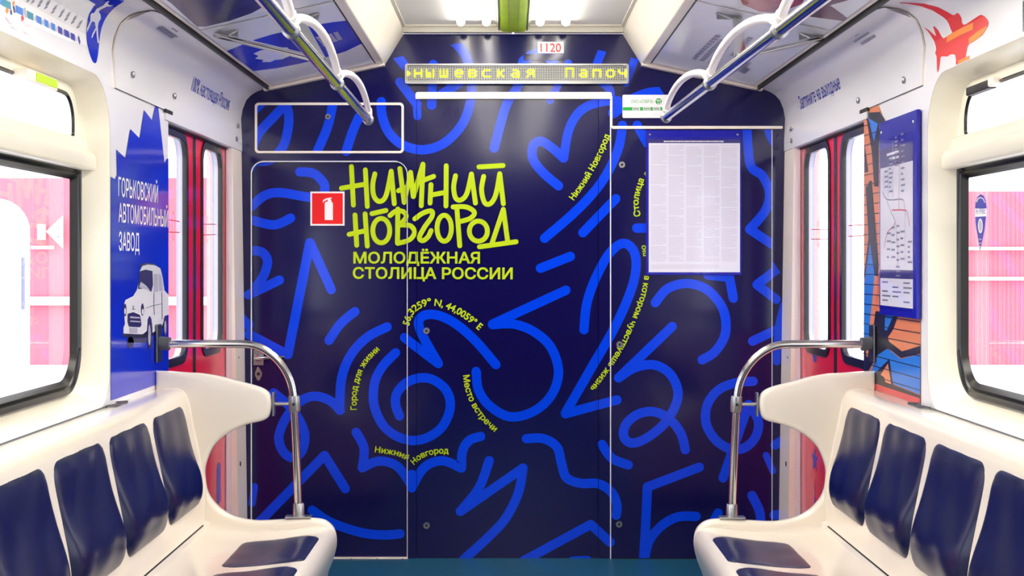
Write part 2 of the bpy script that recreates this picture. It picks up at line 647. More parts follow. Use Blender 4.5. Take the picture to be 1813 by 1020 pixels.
# cream haunches beside the lamps
for i, s in enumerate((-1, 1)):
    mb = MB()
    sec = [(0.604, 2.184), (0.572, 2.184), (0.564, 2.190), (0.486, 2.318), (0.486, 2.372), (0.53, 2.372), (0.612, 2.23)]
    mb.prism([(s * x, Y0, z) for x, z in sec], (0, YE - Y0, 0), 'cream')
    struct(obj('trim_%d' % (i + 1), mb, bevel=0.004))

# ---------------------------------------------------------------- door panels over the valance, with screws
for i, s in enumerate((-1, 1)):
    mb = MB()
    y0, y1 = (4.335, YE) if s < 0 else (4.275, YE)
    P = [(1.199, 1.834), (1.199, 1.838)] + [(x - 0.007, z - 0.002) for x, z in COVE[1:-1]] + [(1.083, 2.079)]
    n = len(P)
    # front sheet with a near top corner that sweeps back along the curve
    L = [0]
    for a, b in zip(P, P[1:]):
        L.append(L[-1] + math.hypot(b[0] - a[0], b[1] - a[1]))
    rows = []
    for (x, z), l in zip(P, L):
        f = max(0.0, (l - 0.16) / (L[-1] - 0.16))
        ya = y0 + 0.16 * (1 - math.sqrt(max(0, 1 - f * f)))
        rows.append([(s * x, ya + (y1 - ya) * k / 12, z) for k in range(13)])
    mb.grid(rows, 'white_paint')
    mb.poly([r[0] for r in rows] + [(s * (x + 0.006), r[0][1], z) for (x, z), r in reversed(list(zip(P, rows)))], 'cream_trim')
    mb.poly([(s * 1.199, y0, 1.834), (s * 1.199, y1, 1.834), (s * 1.204, y1, 1.834), (s * 1.204, y0, 1.834)], 'black')
    # lintel over the doorway: a lip and its underside
    d0, d1 = DOOR[s]
    mb.box((min(s * 1.199, s * 1.262), d0 - 0.06, 1.802), (max(s * 1.199, s * 1.262), YE - 0.002, 1.834), 'white_paint')
    mb.box((min(s * 1.196, s * 1.2), d0 - 0.08, 1.826), (max(s * 1.196, s * 1.2), d0 + 0.03, 1.838), 'black')
    v = obj('trim_%d' % (i + 3), mb, smooth=True, angle=30)
    struct(v)
    ch = Prof(s, P)
    spots = [(233, 132), (307, 170), (420, 223), (418, 246)] if s < 0 else [(1602, 142), (1521, 178), (1402, 228), (1402, 254)]
    for q in spots:
        y, t = ch.uv(*q)
        k = MB()
        c = (s * 1.197, y, 1.834 + t)
        k.lathe(c, (-s, 0, 0), [(0.011, 0), (0.011, 0.002), (0.009, 0.004), (0.003, 0.0055), (0.0, 0.0055)], 'steel', 14)
        obj('screw', k, v, smooth=True)
    # black gasket between valance and ceiling sheet
    gk = MB()
    gk.box((min(s * 1.074, s * 1.083), Y0, 2.070), (max(s * 1.074, s * 1.083), YE - 0.005, 2.088), 'black')
    obj('gasket', gk, v)
    # lettering printed on the panel
    lb = MB()
    def row(a, b, txt, h, bold=0.006):
        ua, ub = ch.uv(*a), ch.uv(*b)
        if s < 0:
            A, B, fl = ua, (ub[0], ua[1]), False
        else:
            A, B, fl = ua, (ub[0], ua[1]), True
        for t in text_line(txt, A, B, h, bold, down=fl):
            ch.put(lb, t, 'ink_blue', 0.0008)
    if s < 0:
        row((338, 160), (405, 192), '100% настоящая Россия', 0.056)
    else:
        row((1418, 194), (1489, 163), 'Загляните на выходные', 0.056)
    # two short lines of print too small to read, above
    for (a, b), wd in (((((276, 50), (301, 71)), 0.012), (((283, 47), (311, 68)), 0.008), (((303, 50), (313, 57)), 0.006)) if s < 0 else
                       ((((1527, 80), (1554, 66)), 0.012), (((1514, 75), (1544, 60)), 0.008), (((1515, 65), (1523, 61)), 0.006))):
        ua, ub = ch.uv(*a), ch.uv(*b)
        n_ = 9
        for k in range(n_):
            y_a = ua[0] + (ub[0] - ua[0]) * k / n_
            y_b = ua[0] + (ub[0] - ua[0]) * (k + 0.72) / n_
            ch.put(lb, [(y_a, ua[1]), (y_b, ua[1]), (y_b, ua[1] + wd), (y_a, ua[1] + wd)], 'ink_grey', 0.0008)
    obj('printed_lettering', lb, v, weld=False)

# ---------------------------------------------------------------- the mural on the end wall, traced in the wall's own drawing units
def BK(p, Y):
    return ((p[0] - VX) / 400.0 + CX, Y, CZ - (p[1] - VY) / 400.0)
W = 16.5
ST = []
def st(*pts, w=W, sm=True):
    ST.append(ribbon(spline(list(pts), 8) if sm and len(pts) > 2 else list(pts), w))
st((420, 229), (440, 206), (464, 182))
st((503, 178), (511, 200), (510, 230), (500, 262), (479, 282), (456, 284), (448, 266), (459, 236), (484, 208), (507, 184))
st((599, 150), (590, 183), (580, 225), (562, 268))
st((636, 207), (625, 232), (613, 268))
st((785, 60), (808, 78), (824, 98), (833, 128), (835, 160), (829, 195), (814, 226), (785, 254), (750, 265), (716, 258), (690, 237), (677, 206), (675, 180))
st((708, 145), (724, 166), (738, 184)); st((738, 184), (739, 206), w=14)
st((767, 114), (764, 186))
st((783, 166), (815, 146))
st((698, 92), (737, 68)); st((698, 92), (718, 118))
st((1074, 60), (1066, 90), (1056, 118), (1060, 140), (1078, 156), (1082, 176), w=15)
st((1094, 178), (1068, 180), (1040, 188), (1020, 205), (1006, 234), (998, 280), w=16)
st((997, 279), (978, 262), (958, 250), (944, 258), (944, 282), (962, 306), (989, 329))
st((926, 108), (918, 150), (898, 182), (886, 220), (875, 262)); st((926, 108), (945, 96), (962, 96), (980, 110))
st((1006, 112), (990, 146), (974, 177), w=14)
st((1190, 164), (1150, 165), (1112, 180), (1086, 200), w=19)
st((1206, 116), (1208, 132)); st((1130, 86), (1120, 115), (1108, 147), w=14)
st((1102, 222), (1095, 262), (1076, 305), (1050, 342), (1012, 381), (964, 422))
st((1090, 352), (1032, 412)); st((1128, 222), (1146, 254)); st((1322, 226), (1324, 262), (1330, 296), (1350, 312), (1362, 342), (1354, 374), (1327, 406)); st((1327, 406), (1372, 436))
st((1360, 226), (1366, 244), (1380, 266)); st((1398, 226), (1382, 252)); st((1127, 404), (1160, 404))
st((1034, 584), (1039, 538), (1054, 494), (1078, 450), (1102, 431), (1121, 443), (1126, 474), (1116, 517), (1088, 580), (1048, 650), (1001, 732)); st((1001, 733), (1092, 708))
st((957, 475), (1010, 454)); st((1002, 514), (872, 574))
st((872, 575), (910, 574), (946, 588), (976, 616), (989, 660), (975, 702), (942, 730), (902, 738), (866, 718), (847, 690), (843, 658))
st((1160, 536), (1182, 511), (1217, 502), (1253, 514), (1280, 548), (1284, 590), (1266, 622), (1243, 637))
st((1190, 578), (1095, 669)); st((1095, 669), (1124, 651), (1158, 646), (1186, 662), (1200, 692), (1194, 722), (1172, 754), (1140, 778), (1116, 784), (1104, 771), (1109, 750), (1130, 733), (1158, 729), (1185, 742), (1205, 767), (1213, 796))
st((1333, 675), (1301, 678), (1271, 691), (1252, 717), (1250, 750), (1267, 779), (1294, 795), (1319, 792), (1338, 772), (1342, 744), (1325, 716)); st((1325, 716), (1280, 846))
st((1332, 604), (1372, 585)); st((1374, 530), (1340, 504)); st((1340, 504), (1374, 478)); st((1253, 487), (1291, 491)); st((1291, 491), (1298, 528))
st((1374, 470), (1394, 454)); st((1388, 540), (1378, 585), (1375, 640), w=14); st((1372, 788), (1390, 776)); st((1370, 912), (1390, 909)); st((1356, 806), (1368, 834), w=12)
st((932, 777), (962, 777), (986, 792), (994, 820), (1003, 846), (1028, 856), (1060, 857), (1083, 872), (1092, 894), (1091, 912))
st((1066, 787), (1083, 811), (1112, 823)); st((1238, 827), (1146, 862)); st((1146, 862), (1143, 928), (1139, 994)); st((1232, 914), (1200, 915), (1172, 930), (1150, 956), (1141, 988))
st((1271, 908), (1262, 926)); st((1331, 877), (1344, 904), (1347, 930))
st((866, 816), (848, 864), (815, 906)); st((815, 906), (926, 829)); st((926, 829), (918, 872), (896, 917), (864, 952), (820, 992))
st((926, 994), (1046, 929)); st((1046, 929), (1080, 960)); st((1014, 994), (1040, 993))
st((440, 444), (462, 446), (473, 462), (466, 488), (452, 508)); st((440, 522), (494, 496))
st((548, 430), (509, 628), w=17); st((549, 431), (586, 513)); st((508, 628), (440, 592))
st((628, 552), (603, 573), (582, 603)); st((685, 579), (649, 598), (620, 630), (604, 672), (601, 727)); st((602, 727), (582, 709), (555, 702), (530, 712), (506, 740), (493, 775), (502, 802), (520, 811), (535, 797), (539, 770), (528, 742), (510, 718), (484, 696))
st((700, 625), (677, 649), (663, 678), (662, 718), (680, 756), (712, 777), (748, 778), (781, 758), (797, 722), (789, 690), (759, 670), (726, 674), (704, 694), (700, 716), (707, 737))
st((716, 598), (776, 644)); st((776, 644), (750, 598), (741, 572), (750, 559), (774, 558), (806, 573), (842, 604), (878, 646))
st((630, 766), (644, 794), (641, 829)); st((641, 829), (671, 817), (704, 827), (729, 862)); st((729, 864), (751, 828), (783, 816), (816, 829)); st((817, 829), (819, 799), (831, 780), (851, 773)); st((729, 840), (729, 862))
st((436, 948), (574, 807)); st((574, 807), (611, 866)); st((552, 904), (586, 926), (640, 944), (680, 948), (708, 946)); st((450, 862), (446, 892), w=12)
st((530, 304), (555, 307), (573, 325), (574, 342)); st((576, 345), (548, 349), (496, 341), (468, 346), (444, 366)); st((514, 386), (484, 398), (440, 388))
st((424, 322), (446, 290)); st((424, 558), (440, 577)); st((424, 574), (440, 573))
LIME = []
def hand(*pts, sm=True, w=8.6):
    q = [(590 + a / 4.25, 270 + b / 4.25) for a, b in pts]
    LIME.append(ribbon(spline(q, 7) if sm and len(q) > 2 else q, w))
for a in (((135, 105), (150, 395)), ((240, 130), (255, 405)), ((60, 268), (228, 240)), ((435, 140), (458, 385)), ((500, 120), (533, 375)), ((533, 375), (582, 150)), ((582, 150), (603, 332)), ((603, 332), (675, 88)), ((675, 88), (662, 400)),
          ((490, 287), (540, 262)), ((680, 208), (755, 180)), ((735, 242), (728, 380)), ((850, 100), (848, 402)), ((735, 320), (846, 300)), ((1040, 162), (1070, 380)), ((1253, 160), (1280, 385)), ((1096, 108), (1278, 98)),
          ((162, 470), (175, 698)), ((238, 462), (255, 704)), ((118, 616), (245, 588)), ((290, 460), (395, 436)), ((485, 425), (482, 682)), ((930, 420), (952, 702)), ((1280, 428), (1196, 680)), ((1280, 428), (1312, 665)), ((1100, 710), (1376, 672))):
    hand(*a)
hand((312, 160), (296, 240), (304, 325), (345, 368), (395, 325), (435, 142)); hand((920, 175), (906, 260), (920, 340), (958, 358), (1004, 310), (1040, 162)); hand((1132, 180), (1116, 280), (1138, 375), (1180, 386), (1222, 320), (1253, 160))
hand((426, 474), (470, 442), (525, 445), (548, 485), (500, 545)); hand((500, 545), (580, 552), (612, 600), (575, 656), (485, 684))
hand((614, 500), (672, 458), (738, 440), (742, 482), (688, 560), (648, 638), (672, 664), (712, 636), (736, 588)); hand((902, 410), (1000, 410), (1062, 450), (1030, 496), (945, 522))
for c in ((360, 588, 64, 92), (835, 570, 54, 98), (1092, 592, 68, 76)):
    LIME.append(ribbon([(590 + p[0] / 4.25, 270 + p[1] / 4.25) for p in ellipse(*c, n=30)] + [(590 + (c[0] + c[2]) / 4.25, 270 + c[1] / 4.25)], 8.6))
B = 0.026
LIME.append(text_line('МОЛОДЁЖНАЯ', (626, 466), (849, 466), 19.5, B))
LIME.append(text_line('СТОЛИЦА РОССИИ', (625, 493), (907, 494), 19.5, B))
for s_, p_, h_ in (('Город для жизни', [(631, 726), (631, 698), (637, 670), (649, 644), (672, 620)], 10.5),
                   ('56,3259° N, 44,0059° E', [(724, 577), (730, 559), (741, 548), (758, 541), (779, 543), (800, 551), (822, 564), (848, 585)], 12.5),
                   ('Место встречи', [(820, 665), (824, 690), (834, 716), (852, 743), (875, 765)], 11),
                   ('Нижний', [(663, 801), (684, 804), (704, 808), (721, 816)], 10.5), ('Новгород', [(733, 823), (748, 811), (770, 804), (794, 803)], 10.5),
                   ('Нижний Новгород', [(1016, 355), (1040, 321), (1062, 282), (1080, 240)], 11),
                   ('Столица', [(1134, 382), (1130, 362), (1133, 340), (1140, 318)], 11), ('э', [(1143, 312), (1149, 306)], 7),
                   ('лю', [(1146, 454), (1142, 434)], 9),
                   ('в котором чувствуешь жизнь', [(1141, 488), (1135, 520), (1122, 556), (1102, 602), (1080, 640), (1045, 688)], 10.5),
                   ('жний Н', [(1374, 398), (1384, 374), (1394, 348)], 11)):
    LIME.append(text_path(s_, p_, h_, B))

def print_on(mb, region, Y):
    """the strokes and letters that fall on one panel, laid on its face"""
    for k, pieces in enumerate(ST):
        off = 0.0002 + 0.00002 * k
        for i, q in enumerate(pieces):
            c = clip(q, region)
            if c:
                mb.poly([BK(p, Y - off - 1.1e-6 * i) for p in c], 'blue')
    for k, pieces in enumerate(LIME):
        off = 0.0024 + 0.00003 * k
        for i, q in enumerate(pieces):
            c = clip(q, region)
            if c:
                mb.poly([BK(p, Y - off - (1.5e-5 * q.k if isinstance(q, Tri) else 1.1e-6 * i)) for p in c], 'lime')

# end wall, a slab with two door openings; doors stand a little deeper
HULL = [(420, 992), (420, 250), (423, 212), (432, 180), (449, 164), (474, 154), (683, 106), (712, 60), (1106, 60), (1136, 106), (1345, 154), (1369, 164), (1386, 180), (1393, 205), (1397, 250), (1397, 992)]
YW = 6.40
D1 = rrect(445, 286, 721, 992, (22, 22, 0.5, 0.5))
mb = MB()
dl = [(445, 992)] + [(445, 308)] + inset_arc((467, 308), 22, 180, 270)[1:] + inset_arc((699, 308), 22, 270, 360) + [(721, 992)]
dc = [(737, 992), (737, 174), (1060, 174), (1060, 992)]
outer = list(reversed([(1397, 992)] + list(reversed(HULL[:-1]))))
loop = [(420, 992)] + dl + dc + [(1397, 992)] + list(reversed(HULL[1:-1]))
loops = [[Vector(BK(p, YW)) for p in loop]]
for t in tessellate_polygon(loops):
    mb.poly([loops[0][i] for i in t], 'navy')
for op in (dl, dc):
    for a, b in zip(op, op[1:]):
        mb.poly([BK(a, YW), BK(b, YW), BK(b, YW + 0.03), BK(a, YW + 0.03)], 'navy')
mb.poly([BK(p, YW + 0.05) for p in reversed(HULL)], 'navy')
for reg in ([(400, 992), (400, 286), (443, 286), (443, 992)], [(721, 992), (721, 286), (737, 286), (737, 992)], [(1060, 992), (1060, 174), (1400, 174), (1400, 992)], [(400, 286), (400, 174), (737, 174), (737, 286)]):
    r2 = clip(reg, HULL)
    print_on(mb, r2, YW)
print_on(mb, clip([(400, 174), (400, 40), (1420, 40), (1420, 174)], HULL), YW)
struct(obj('wall_end', mb, weld=False))

def panel(name, region, Y, th=0.02):
    m_ = MB()
    m_.prism([BK(p, Y) for p in region], (0, th, 0), 'navy')
    print_on(m_, region, Y)
    return obj(name, m_, weld=False)
def bar_loop(m_, pts, r, m, Y):
    m_.tube([BK(p, Y) for p in pts], r, m, 8)
def lock(parent, c, Y, r=0.0155, name='lock'):
    k = MB()
    x, y, z = BK(c, Y)
    k.lathe((x, y, z), (0, -1, 0), [(r, 0), (r, 0.004), (r * 0.86, 0.008), (r * 0.6, 0.008), (r * 0.55, 0.005), (0.0001, 0.005)], 'steel', 20)
    k.lathe((x, y - 0.005, z), (0, -1, 0), [(r * 0.36, 0), (r * 0.36, 0.002), (0.0001, 0.002)], 'black', 12)
    return obj(name, k, parent, smooth=True)

# left door in the end wall
d1 = struct(panel('door_1', [(445.5, 988), (445.5, 284), (720.5, 284), (720.5, 988)], YW + 0.012))
m_ = MB()
bar_loop(m_, dl[:-8], 0.0030, 'silver_paint', YW - 0.001)
bar_loop(m_, dl[-9:], 0.0018, 'silver_paint', YW - 0.0005)
obj('frame', m_, d1, smooth=True)
m_ = MB()
m_.box(BK((443, 992), YW - 0.01), BK((722, 987), YW + 0.012), 'cream_trim')
t_ = obj('threshold', m_, d1)
for x in (622, 668, 713):
    m_ = MB()
    m_.lathe(BK((x, 989.5), YW - 0.01), (0, -1, 0), [(0.004, 0), (0.004, 0.002), (0, 0.002)], 'black', 8)
    obj('screw', m_, t_)
m_ = MB()
m_.box(BK((448, 647), YW + 0.004), BK((466, 620), YW + 0.012), 'steel')
hp = obj('handle_plate', m_, d1, bevel=0.002)
m_ = MB()
m_.lathe(BK((457, 633), YW + 0.004), (0, -1, 0), [(0.016, 0), (0.016, 0.012), (0.013, 0.016), (0, 0.016)], 'chrome', 20)
m_.tube([BK((452, 634), YW - 0.03), BK((460, 633.5), YW - 0.032), BK((480, 633), YW - 0.03), BK((506, 631), YW - 0.026)], [0.005, 0.0085, 0.0075, 0.0045], 'chrome', 12)
m_.tube([BK((457, 633), YW - 0.005), BK((457, 633), YW - 0.034)], 0.007, 'chrome', 10)
obj('handle', m_, d1, smooth=True)
m_ = MB()
pl = [(457, 650)] + [(463, 660), (463, 665)] + [(459, 674), (455, 674)] + [(451, 665), (451, 660), (455, 650)]
m_.prism([BK(p, YW + 0.012) for p in pl], (0, -0.004, 0), 'steel')
m_.lathe(BK((457, 662.5), YW + 0.008), (0, -1, 0), [(0.0075, 0), (0.0075, 0.002), (0.005, 0.002), (0, 0.001)], 'black', 14)
obj('keyhole', m_, d1)

# centre door with its cream lintel and jamb line
d2 = struct(panel('door_2', [(737.6, 989), (737.6, 174.5), (1059.4, 174.5), (1059.4, 989)], YW + 0.006))
lock(d2, (755, 586), YW + 0.006)
lock(d2, (755, 931), YW + 0.006)
m_ = MB()
m_.prism([BK(p, YW) for p in rrect(736, 163.5, 1083, 175.5, (4, 4, 1, 1))], (0, -0.012, 0), 'cream_trim')
obj('lintel', m_, d2, bevel=0.003)
m_ = MB()
bar_loop(m_, [(1081, 176), (1081, 990)], 0.0028, 'silver_paint', YW - 0.002)
obj('edge_strip', m_, d2, smooth=True)
# embossed outlines under the wrap of the door: small plate and old letter edges
m_ = MB()
for a, b in (((806, 196), (806, 206)), ((796, 190), (796, 205)), ((811, 190), (811, 205)), ((790, 194), (787, 205)), ((745, 250), (763, 250)), ((755, 246), (757, 248)), ((761, 232), (763, 235))):
    bar_loop(m_, [a, b], 0.0011, 'navy', YW + 0.006)
obj('raised_marks', m_, d2, smooth=True)

# right panel door, thin white edge lines and cream head trim
d3 = struct(panel('door_3', [(1083, 988), (1083, 230), (1366, 230), (1366, 988)], YW - 0.004, 0.01))
for c in ((1101, 292), (1097, 610), (1096, 928)):
    lock(d3, c, YW - 0.004)
m_ = MB()
m_.prism([BK(p, YW) for p in rrect(1083, 223.5, 1385, 228.5, 1.5)], (0, -0.012, 0), 'cream_trim')
m_.prism([BK(p, YW) for p in rrect(1081, 170, 1084, 226, 1)], (0, -0.008, 0), 'cream_trim')
obj('head_trim', m_, d3, bevel=0.002)
m_ = MB()
bar_loop(m_, [(1366.5, 230), (1366.5, 988)], 0.0018, 'silver_paint', YW - 0.006)
obj('edge_strip', m_, d3, smooth=True)
m_ = MB()
m_.box(BK((1083, 992), YW - 0.01), BK((1397, 988), YW), 'black')
obj('threshold', m_, d3)

# white corner posts between the end wall and the doorways, a little wider at the floor
for i, (s, a, b) in enumerate(((-1, (408, 262), (440, 992)), (1, (1410, 262), (1384, 992)))):
    m_ = MB()
    xt, xb = WX - 0.004, WX - 0.032
    m_.prism([(s * 1.2045, YE - 0.004, 0.0), (s * xb, YE - 0.004, 0.0), (s * xt, YE - 0.004, 1.80), (s * 1.2045, YE - 0.004, 1.80)], (0, -(YE - 0.004 - 6.182), 0), 'cream_trim')
    t_ = struct(obj('trim_%d' % (i + 5), m_))
    for z in ((0.44, 0.011), (0.9, 0.004)):
        k = MB()
        k.lathe((s * (xb + (xt - xb) * z[0] / 1.8), 6.25, z[0]), (-s, 0, 0), [(z[1], 0), (z[1], 0.002), (0, 0.002)], 'black', 14)
        obj('plug', k, t_)
# ---------------------------------------------------------------- things fixed to the end wall
def sign_box(name, region, Y, th, m, bevel=0.001, parent=None):
    k = MB()
    k.prism([BK(p, Y) for p in region], (0, -th, 0), m)
    return obj(name, k, parent, bevel=bevel)
def ink(mb, tris, m, Y):
    for t in tris:
        mb.poly([BK(p, Y - 1.5e-5 * getattr(t, 'k', 0)) for p in t], m)

# hatch above the left door
h = tag(empty('access_hatch', None), 'long wrapped hatch in a white frame above the left door of the end wall', 'hatch')
r_ = rrect(455.6, 186, 711.4, 267.8, 3)
m_ = MB()
m_.prism([BK(p, YW - 0.0015) for p in r_], (0, -0.003, 0), 'navy')
print_on(m_, r_, YW - 0.0046)
obj('panel', m_, h, weld=False)
m_ = MB()
m_.prism([BK(p, YW) for p in rrect(451.5, 182, 715, 271.5, 7)], (0, -0.007, 0), 'cream_trim', [[BK(p, YW) for p in rrect(455.8, 186.3, 711, 267.5, 4)]])
obj('frame', m_, h, bevel=0.002)
lock(h, (581, 207), YW - 0.0045, 0.013, 'screw')

# running-text display
L = tag(empty('led_display', None), 'long dot-matrix display with lit yellow letters above the centre door', 'display')
m_ = MB()
m_.prism([BK(p, YW) for p in rrect(718, 114.5, 1112, 150, 4)], (0, -0.035, 0), 'steel', [[BK(p, YW) for p in rrect(721.5, 118, 1108.5, 145, 2)]])
obj('frame', m_, L, bevel=0.003)
m_ = MB()
m_.poly([BK(p, YW - 0.026) for p in ((720, 117), (1110, 117), (1110, 147), (720, 147))], 'led_panel')
GL = {'н': '10001 10001 11111 10001 10001', 'ы': '10001 10001 11101 10101 11101', 'ш': '10101 10101 10101 10101 11111', 'е': '01110 10001 11111 10000 01110', 'в': '11110 10001 11110 10001 11110',
      'с': '01111 10000 10000 10000 01111', 'к': '10010 10100 11000 10100 10010', 'а': '01110 00001 01111 10001 01111', 'я': '01111 10001 01111 01001 10001', 'П': '10001 10001 10001 10001 10001',
      'п': '11111 10001 10001 10001 10001', 'о': '01110 10001 10001 10001 01110', 'ч': '10001 10001 01111 00001 00001', '.': '00000 00100 01110 00100 00000'}
lit = set()
for ch_, col in (('.', -2), ('н', 4), ('ы', 11), ('ш', 19), ('е', 28), ('в', 36), ('с', 44), ('к', 53), ('а', 61), ('я', 70), ('П', 93), ('а', 101), ('п', 109), ('о', 117), ('ч', 124)):
    for r, bits in enumerate(GL[ch_].split()):
        for c, bit in enumerate(bits):
            if bit == '1':
                lit.add((col + c, r + 2))
    if ch_ == 'П':
        for c in (0, 1, 2, 3, 4):
            lit.add((col + c, 1))
NC, NR = 129, 9
for c in range(NC):
    for r in range(NR):
        x, y = 722.3 + c * 3.0, 119.0 + r * 2.9
        on = (c, r) in lit
        hw = 1.25 if on else 0.85
        m_.poly([BK(p, YW - 0.0275) for p in ((x - hw + .8, y - hw + .8), (x + hw + .8, y - hw + .8), (x + hw + .8, y + hw + .8), (x - hw + .8, y + hw + .8))], 'led_on' if on else 'led_off')
obj('dot_matrix', m_, L, weld=False)
for x in (724, 914, 1104):
    for y in (116.2, 148):
        k = MB()
        k.lathe(BK((x, y), YW - 0.035), (0, -1, 0), [(0.004, 0), (0.003, 0.002), (0, 0.002)], 'chrome', 10)
        obj('screw', k, L)

# car number
n = tag(empty('number_plate', None), 'small white plate with red number 1120 above the display', 'sign')
sign_box('plate', [(952, 74), (998, 74), (998, 94.5), (952, 94.5)], YW, 0.004, 'paper', parent=n)
m_ = MB()
ink(m_, text_line('1120', (957, 92), (993, 92), 15.5, 0.012), 'red_ink', YW - 0.0046)
obj('number', m_, n, weld=False)
e = tag(sign_box('name_plate', [(927, 95.5), (999, 95.5), (999, 107), (927, 107)], YW - 0.0008, 0.002, 'navy'), 'blank plate hidden under blue wrap, just below the red number sign', 'plate')

# maker's plate
p = tag(empty('workshop_plate', None), 'white plate with green band and emblem above the notice board', 'sign')
sign_box('plate', rrect(1102, 168, 1187, 209, 2.5), YW - 0.0015, 0.002, 'paper', parent=p)
m_ = MB()
Q = YW - 0.0042
m_.poly([BK(q, Q) for q in ((1102.5, 190), (1186.5, 190), (1186.5, 195.8), (1102.5, 195.8))], 'green_ink')
for x0, x1, t_ in ((1119.5, 1133, ''), (1138.5, 1151.5, ''), (1155.5, 1169, '')):
    m_.poly([BK(q, Q - 0.0003) for q in rrect(x0, 190.6, x1, 195.2, 1)], 'paper')
    for k in range(5):
        xx = x0 + 1.6 + k * 2.1
        m_.poly([BK(q, Q - 0.0006) for q in ((xx, 191.4), (xx + 1.2, 191.4), (xx + 1.2, 194.3), (xx, 194.3))], 'brick_black')
ink(m_, text_line('ОАО «ОЗВРЗ»', (1117.5, 182.5), (1156.5, 182.5), 5.8, 0.0, 0.2), 'green_ink', Q)
m_.poly([BK(q, Q) for q in ellipse(1166, 179.7, 5.6, 5.5)], 'green_ink')
for pc in (ribbon([(1162, 178.2), (1165.5, 177.2), (1170, 177.6)], 1.1), ribbon([(1164.5, 178), (1164.8, 184)], 1.2), ribbon(spline([(1166.5, 179), (1169.2, 180.5), (1168.4, 183.3), (1166.4, 184)], 5), 1.0)):
    for q in pc:
        m_.poly([BK(z, Q - 0.0004) for z in q], 'paper')
for a, b in ((1120, 1146), (1155, 1169)):
    m_.poly([BK(q, Q) for q in ((a, 202), (b, 202), (b, 202.8), (a, 202.8))], 'paper_ink')
obj('print', m_, p, weld=False)

# extinguisher sign
x = tag(empty('extinguisher_sign', None), 'square red sign with a white fire extinguisher, on the left door', 'sign')
QD = YW + 0.012
sign_box('border', [(549, 339), (609.5, 339), (609.5, 399.5), (549, 399.5)], QD - 0.0018, 0.0012, 'paper', parent=x)
m_ = MB()
m_.poly([BK(q, QD - 0.0033) for q in ((552, 342), (606.5, 342), (606.5, 396.5), (552, 396.5))], 'red_sign')
for pg in (rrect(574.5, 357, 589, 389.5, (4, 4, .5, .5)), [(579.5, 357.5), (580, 353), (571.5, 357.5), (572, 359), (571, 359.5), (571.5, 354.5), (575, 352), (579, 350.6), (586.5, 349.5), (587, 351.5), (583.5, 352.3), (586.5, 354.2), (586, 357.5)]):
    for t in tri2(pg):
        m_.poly([BK(q, QD - 0.0038) for q in t], 'paper')
obj('pictogram', m_, x, weld=False)

# notice board
b = tag(empty('notice_board', None), 'blue backed notice board with a page of small print under clear plastic', 'notice board')
YB = YW - 0.008
sign_box('backing', [(1143, 231), (1312, 231), (1312, 487), (1143, 487)], YB, 0.008, 'board_blue', 0.001, b)
m_ = MB()
m_.box(BK((1148, 482), YB - 0.0082), BK((1309, 254), YB - 0.0095), 'paper')
YP = YB - 0.0098
for ci in range(5):
    xa = 1151.5 + ci * 31.2
    yy, k = 258.0, 0
    while yy < 462:
        k += 1
        gap = (k * 7 + ci * 5) % 17 == 0
        wv = 27.5 if (k * 5 + ci * 3) % 7 else 18.0 + (k * 3 + ci) % 8
        if not gap:
            m_.poly([BK(q, YP) for q in ((xa, yy), (xa + wv, yy), (xa + wv, yy + 0.85), (xa, yy + 0.85))], 'paper_ink')
        yy += 2.1
for yy in (469, 471.5, 474):
    m_.poly([BK(q, YP) for q in ((1151, yy), (1272, yy), (1272, yy + 1), (1151, yy + 1))], 'paper_ink')
obj('page', m_, b, weld=False)
m_ = MB()
m_.box(BK((1147.5, 254), YB - 0.0082), BK((1309, 247.5), YB - 0.0092), 'strip_violet')
k0 = 1174.5
for k in range(42):
    wv = 1.7 if (k * 7) % 5 else 2.2
    m_.poly([BK(q, YB - 0.0096) for q in ((k0, 249.8), (k0 + wv, 249.8), (k0 + wv, 252.2), (k0, 252.2))], 'paper')
    k0 += 2.53
obj('heading_strip', m_, b, weld=False)
m_ = MB()
m_.box(BK((1145, 485), YB - 0.0135), BK((1310.5, 243), YB - 0.0115), 'film')
obj('clear_cover', m_, b)
for q in ((1150, 239), (1305, 239)):
    k = MB()
    k.lathe(BK(q, YB - 0.008), (0, -1, 0), [(0.005, 0), (0.005, 0.002), (0.003, 0.004), (0, 0.004)], 'chrome', 12)
    obj('screw', k, b, smooth=True)

